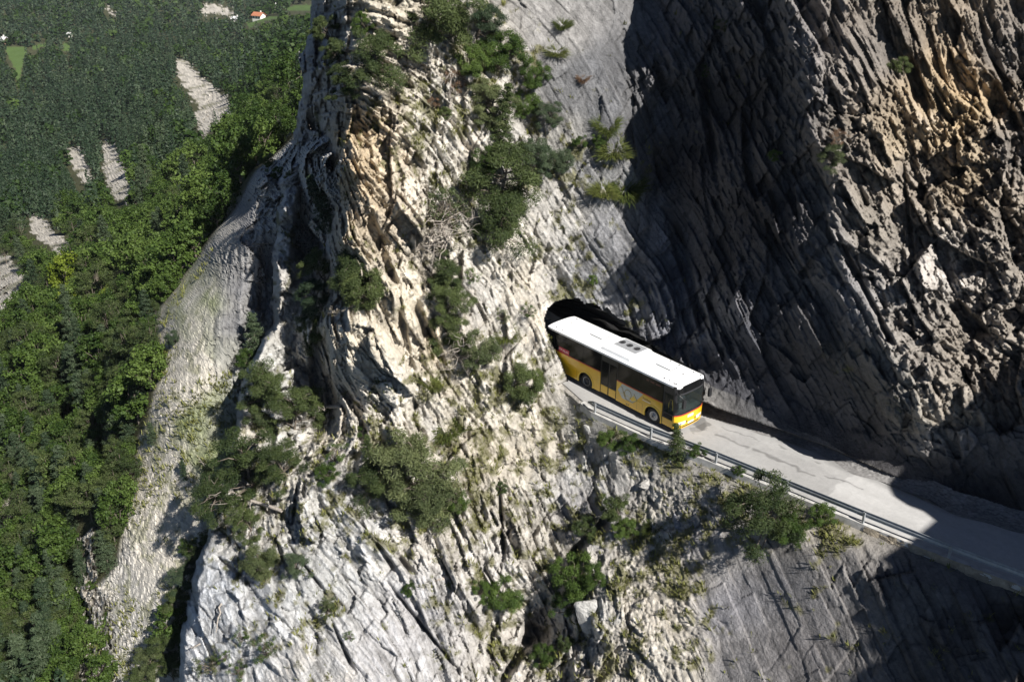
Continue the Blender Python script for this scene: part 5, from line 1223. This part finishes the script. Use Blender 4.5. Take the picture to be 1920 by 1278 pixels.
# ---------------------------------------------------------------- the forest
def density_points():
    rs = np.random.RandomState(21); pts = np.empty((0, 4)); n = 0
    X = rs.uniform(-140, 640, 60000); Y = rs.uniform(-60, 1400, 60000)
    P = surfB(X, Y); _, _, D = project(P)
    ing = X > gully(Y) + 3 + fbm(P / 9, 3, 610) * 8
    bp = shepard(np.array([(150,800),(50,1100),(300,450),(480,250),(550,120),(100,600),(200,950),(100,250),(250,200),(50,400),(400,100),(0,50),(300,30),(60,900),(180,1200),(230,700),(400,380),(130,480),(330,250),(30,1250)], float), np.array([[.7],[.65],[.85],[.95],[.85],[.75],[.45],[.06],[.05],[.2],[.2],[.3],[.3],[.5],[.6],[.45],[.9],[.5],[.25],[.5]]), np.stack([X, Y], -1), 2, 25)[:, 0]
    br = rs.uniform(0, 1, len(X)) < bp
    rad = np.where(br, rs.uniform(1.5, 3.0, len(X)), rs.uniform(1.2, 2.2, len(X))) * np.where(D > 350, 1.25, 1) * np.clip(D / 130, .68, 1)
    bd = np.zeros(len(X), bool)
    hp = np.where(br, 2.3, 4.2) * rad * FPX / D
    for f in (0, .2, .4, .6, .8, 1.0):
        for pl in list(BARE.values()) + MEAD:
            for g in (-.3, 0, .3): bd |= in_poly(X + g * rad * FPX / D, Y - f * hp, pl)
    bd &= ~((rs.uniform(0, 1, len(X)) < .03) & (Y > 100) & (rad < 1.35))
    good = ~ing & ~bd
    cell = {}; keep = []
    for i in np.nonzero(good)[0]:
        r = rad[i] * FPX / D[i] * (.80 if D[i] < 300 else .76); key = (int(X[i] // 40), int(Y[i] // 40)); hit = False
        for a in (-1, 0, 1):
            for b in (-1, 0, 1):
                for j in cell.get((key[0] + a, key[1] + b), ()):
                    rr = max(r, rad[j] * FPX / D[j] * .68)
                    if (X[i] - X[j]) ** 2 + ((Y[i] - Y[j]) * 1.35) ** 2 < rr * rr: hit = True; break
                if hit: break
            if hit: break
        if not hit: keep.append(i); cell.setdefault(key, []).append(i)
    keep = np.array(keep); return P[keep], D[keep], br[keep], rad[keep], X[keep], Y[keep]
FP, FD, FBr, FR, FX, FY = density_points(); print('forest', len(FP), FBr.sum())
order = np.argsort(FD - 1e4 * ((FX > -60) & (FY < 1330)) * 1.0)
cnt = {True: 0, False: 0}; rest = []
YT = [(215, 530), (120, 548)]
for i in order:
    b = bool(FBr[i]); vis = -60 < FX[i] < 640 and FY[i] < 1330
    if cnt[b] < 298 and vis:
        k = cnt[b]; cnt[b] += 1
        yl = any(abs(FX[i] - x) < 16 and abs(FY[i] - 25 - y) < 20 for x, y in YT) and b
        if b:
            nm, lb, ct, kd, mt = 'broadleaf_tree', 'rounded green broadleaf tree in the forest left of the scree', 'tree', 'broadtree', ('broad' if k % 3 else 'broad2')
            if yl: lb, mt = 'bright yellow green broadleaf tree among the darker forest', 'yellow'
            plant(nm, lb, ct, kd, FP[i] - np.array([0, 0, .4]), (0, 0, 1), FR[i] / 1.1, k, mt, 'yellow green forest trees' if yl else 'broadleaf forest trees', 0, rng.uniform(.9, 1.3))
        elif (k * 7) % 5 < 3:
            plant('pine_tree', 'round topped dark pine in the forest left of the scree', 'tree', 'forestpine', FP[i] - np.array([0, 0, .3]), (0, 0, 1), FR[i] * 1.25, k, 'pine', 'dark forest pines', 0, rng.uniform(.65, 1.1))
        else:
            plant('conifer_tree', 'pointed dark conifer in the forest left of the scree', 'tree', 'conifer', FP[i] - np.array([0, 0, .3]), (0, 0, 1), FR[i] * 1.5 * rng.uniform(.7, 1.05), k, 'conifer', 'conifer forest trees', 0, rng.uniform(.8, 1.35))
    else: rest.append(i)
rest = np.array(rest); print('rest', len(rest))
def far_forest(name, label, ids, conif, mat, seed):
    rs = np.random.RandomState(seed); Vs, Ts = [], []
    for nleaf, sel in ((170, ids[FD[ids] < 330]), (80, ids[(FD[ids] >= 330) & (FD[ids] < 620)]), (36, ids[FD[ids] >= 620])):
        if not len(sel): continue
        m_ = len(sel); T = np.repeat(np.arange(m_), nleaf); n = len(T); R = FR[sel][T]; ba = FP[sel][T]
        if conif:
            u = rs.uniform(0, 1, n) ** 1.35; a = rs.uniform(0, 2 * PI, n); H = (R * rs.uniform(2.8, 6.0, m_)[T]); r = R * .95 * (1 - u) ** .85 * rs.uniform(.55, 1.05, n)
            C = ba + np.stack([r * np.cos(a), r * np.sin(a), H * (.06 + .94 * u)], -1); N = np.stack([np.cos(a), np.sin(a), .9 + 0 * a], -1); sz = R * .27 * (1.15 - .6 * u); ra = .45
        else:
            g = rs.normal(0, 1, (n, 3)); g /= np.linalg.norm(g, axis=1, keepdims=True); lob = 1 + .22 * np.sin(np.arctan2(g[:, 1], g[:, 0]) * 3 + T * 1.3)
            C = ba + g * (R * lob * rs.uniform(.75, 1.05, n))[:, None] * np.array([1, 1, .85]) + np.stack([0 * R, 0 * R, R * 1.25], -1); N = g + np.array([0, 0, .3]); sz = R * .24; ra = .7
        sz = sz * math.sqrt(170 / nleaf) * .95
        V, F = cards(C, N, 1.0, ra, rs); V = V.reshape(-1, 4, 3); c = C[:, None]; V = c + (V - c) * sz[:, None, None]
        Vs.append(V.reshape(-1, 3)); Ts.append(np.repeat(np.clip((rs.normal(.33, .2, m_) + .5 * fbm(FP[sel] / 45, 3, 640))[T] + rs.normal(0, .15, n), 0, 1), 4))
    V = np.concatenate(Vs); o = link(name, np_mesh(name, V, np.arange(len(V)).reshape(-1, 4), LEAF[mat], {'tint': np.concatenate(Ts)}))
    tag(o, label, 'forest', None, 'stuff')
far_forest('distant_conifer_forest', 'dark conifer forest covering the far side of the valley', rest[~FBr[rest]], True, 'conifer', 31)
far_forest('distant_broadleaf_forest', 'green broadleaf woods scattered through the far conifer forest', rest[FBr[rest]], False, 'broad', 32)

# ---------------------------------------------------------------- farmhouses on the far meadows
M_PLAS = plain('white_plaster', (.75, .73, .68), .8, noise=.05); M_TILE = plain('red_roof', (.42, .16, .08), .8, noise=.15); M_SLT = plain('pale_roof', (.60, .60, .60), .7, noise=.1); M_WOOD = plain('brown_timber', (.16, .10, .06), .8, noise=.2); M_PANE = plain('dark_pane', (.02, .025, .03), .15)
def house(x, y, w_, l_, h_, rz, mw, mr, label):
    P = surfB(x, y); r = empty('house', P, rz); tag(r, label, 'house')
    bm = bmesh.new(); box(bm, -l_ / 2, l_ / 2, -w_ / 2, w_ / 2, -2, h_); prism(bm, [(-w_ / 2, h_ - .01), (w_ / 2, h_ - .01), (0, h_ + w_ * .33)], lambda a, b: (-l_ / 2 + .02, a, b), lambda a, b: (l_ / 2 - .02, a, b)); bm_obj('wall', bm, mw, r)
    bm = bmesh.new(); e = .7; t = w_ * .33 / (w_ / 2)
    prism(bm, [(-w_ / 2 - e, h_ - e * t), (0, h_ + w_ * .33), (w_ / 2 + e, h_ - e * t), (w_ / 2 + e, h_ - e * t + .25), (0, h_ + w_ * .33 + .28), (-w_ / 2 - e, h_ - e * t + .25)], lambda a, b: (-l_ / 2 - e, a, b), lambda a, b: (l_ / 2 + e, a, b)); rf = bm_obj('roof', bm, mr, r)
    bm = bmesh.new(); box(bm, l_ * .15, l_ * .15 + .7, .4, 1.1, h_ + .5, h_ + w_ * .33 + 1.2); bm_obj('chimney', bm, M_PLAS, rf)
    for k in range(3):
        bm = bmesh.new(); X = -l_ / 2 + l_ * (k + .5) / 3; box(bm, X - .5, X + .5, -w_ / 2 - .06, -w_ / 2 + .05, h_ * .35, h_ * .75); bm_obj('window', bm, M_PANE, r)
house(486, 37, 5.5, 8, 3.2, .35, M_PLAS, M_TILE, 'farmhouse with a red roof on the bright meadow at the top')
house(443, 41, 4, 5.5, 2.6, .7, M_PLAS, M_SLT, 'small white house with pale roof in the woods left of the red roofed one')
house(515, 18, 4, 5, 2.6, .2, M_PLAS, M_SLT, 'little pale house above the red roofed farmhouse')
house(5, 84, 6, 8, 3, .5, M_WOOD, M_SLT, 'grey roofed barn at the left edge beside the meadow')
house(131, 70, 2.6, 3, 2.2, .1, M_PLAS, M_SLT, 'tiny white hut at the narrow upper meadow')
# ---------------------------------------------------------------- air between the cliff and the far side of the valley
def haze():
    bm = bmesh.new(); box(bm, -1500, 140, -900, 800, -160, 70)
    m = bpy.data.materials.new('haze'); m.use_nodes = True; n = m.node_tree; n.nodes.clear()
    o = n.nodes.new('ShaderNodeOutputMaterial'); v = n.nodes.new('ShaderNodeVolumePrincipled')
    v.inputs['Color'].default_value = (.86, .92, 1, 1); v.inputs['Density'].default_value = .00007; v.inputs['Anisotropy'].default_value = .2
    lk(n, v.outputs[0], o.inputs['Volume'])
    tag(bm_obj('haze', bm, m), kind='stuff')
haze()
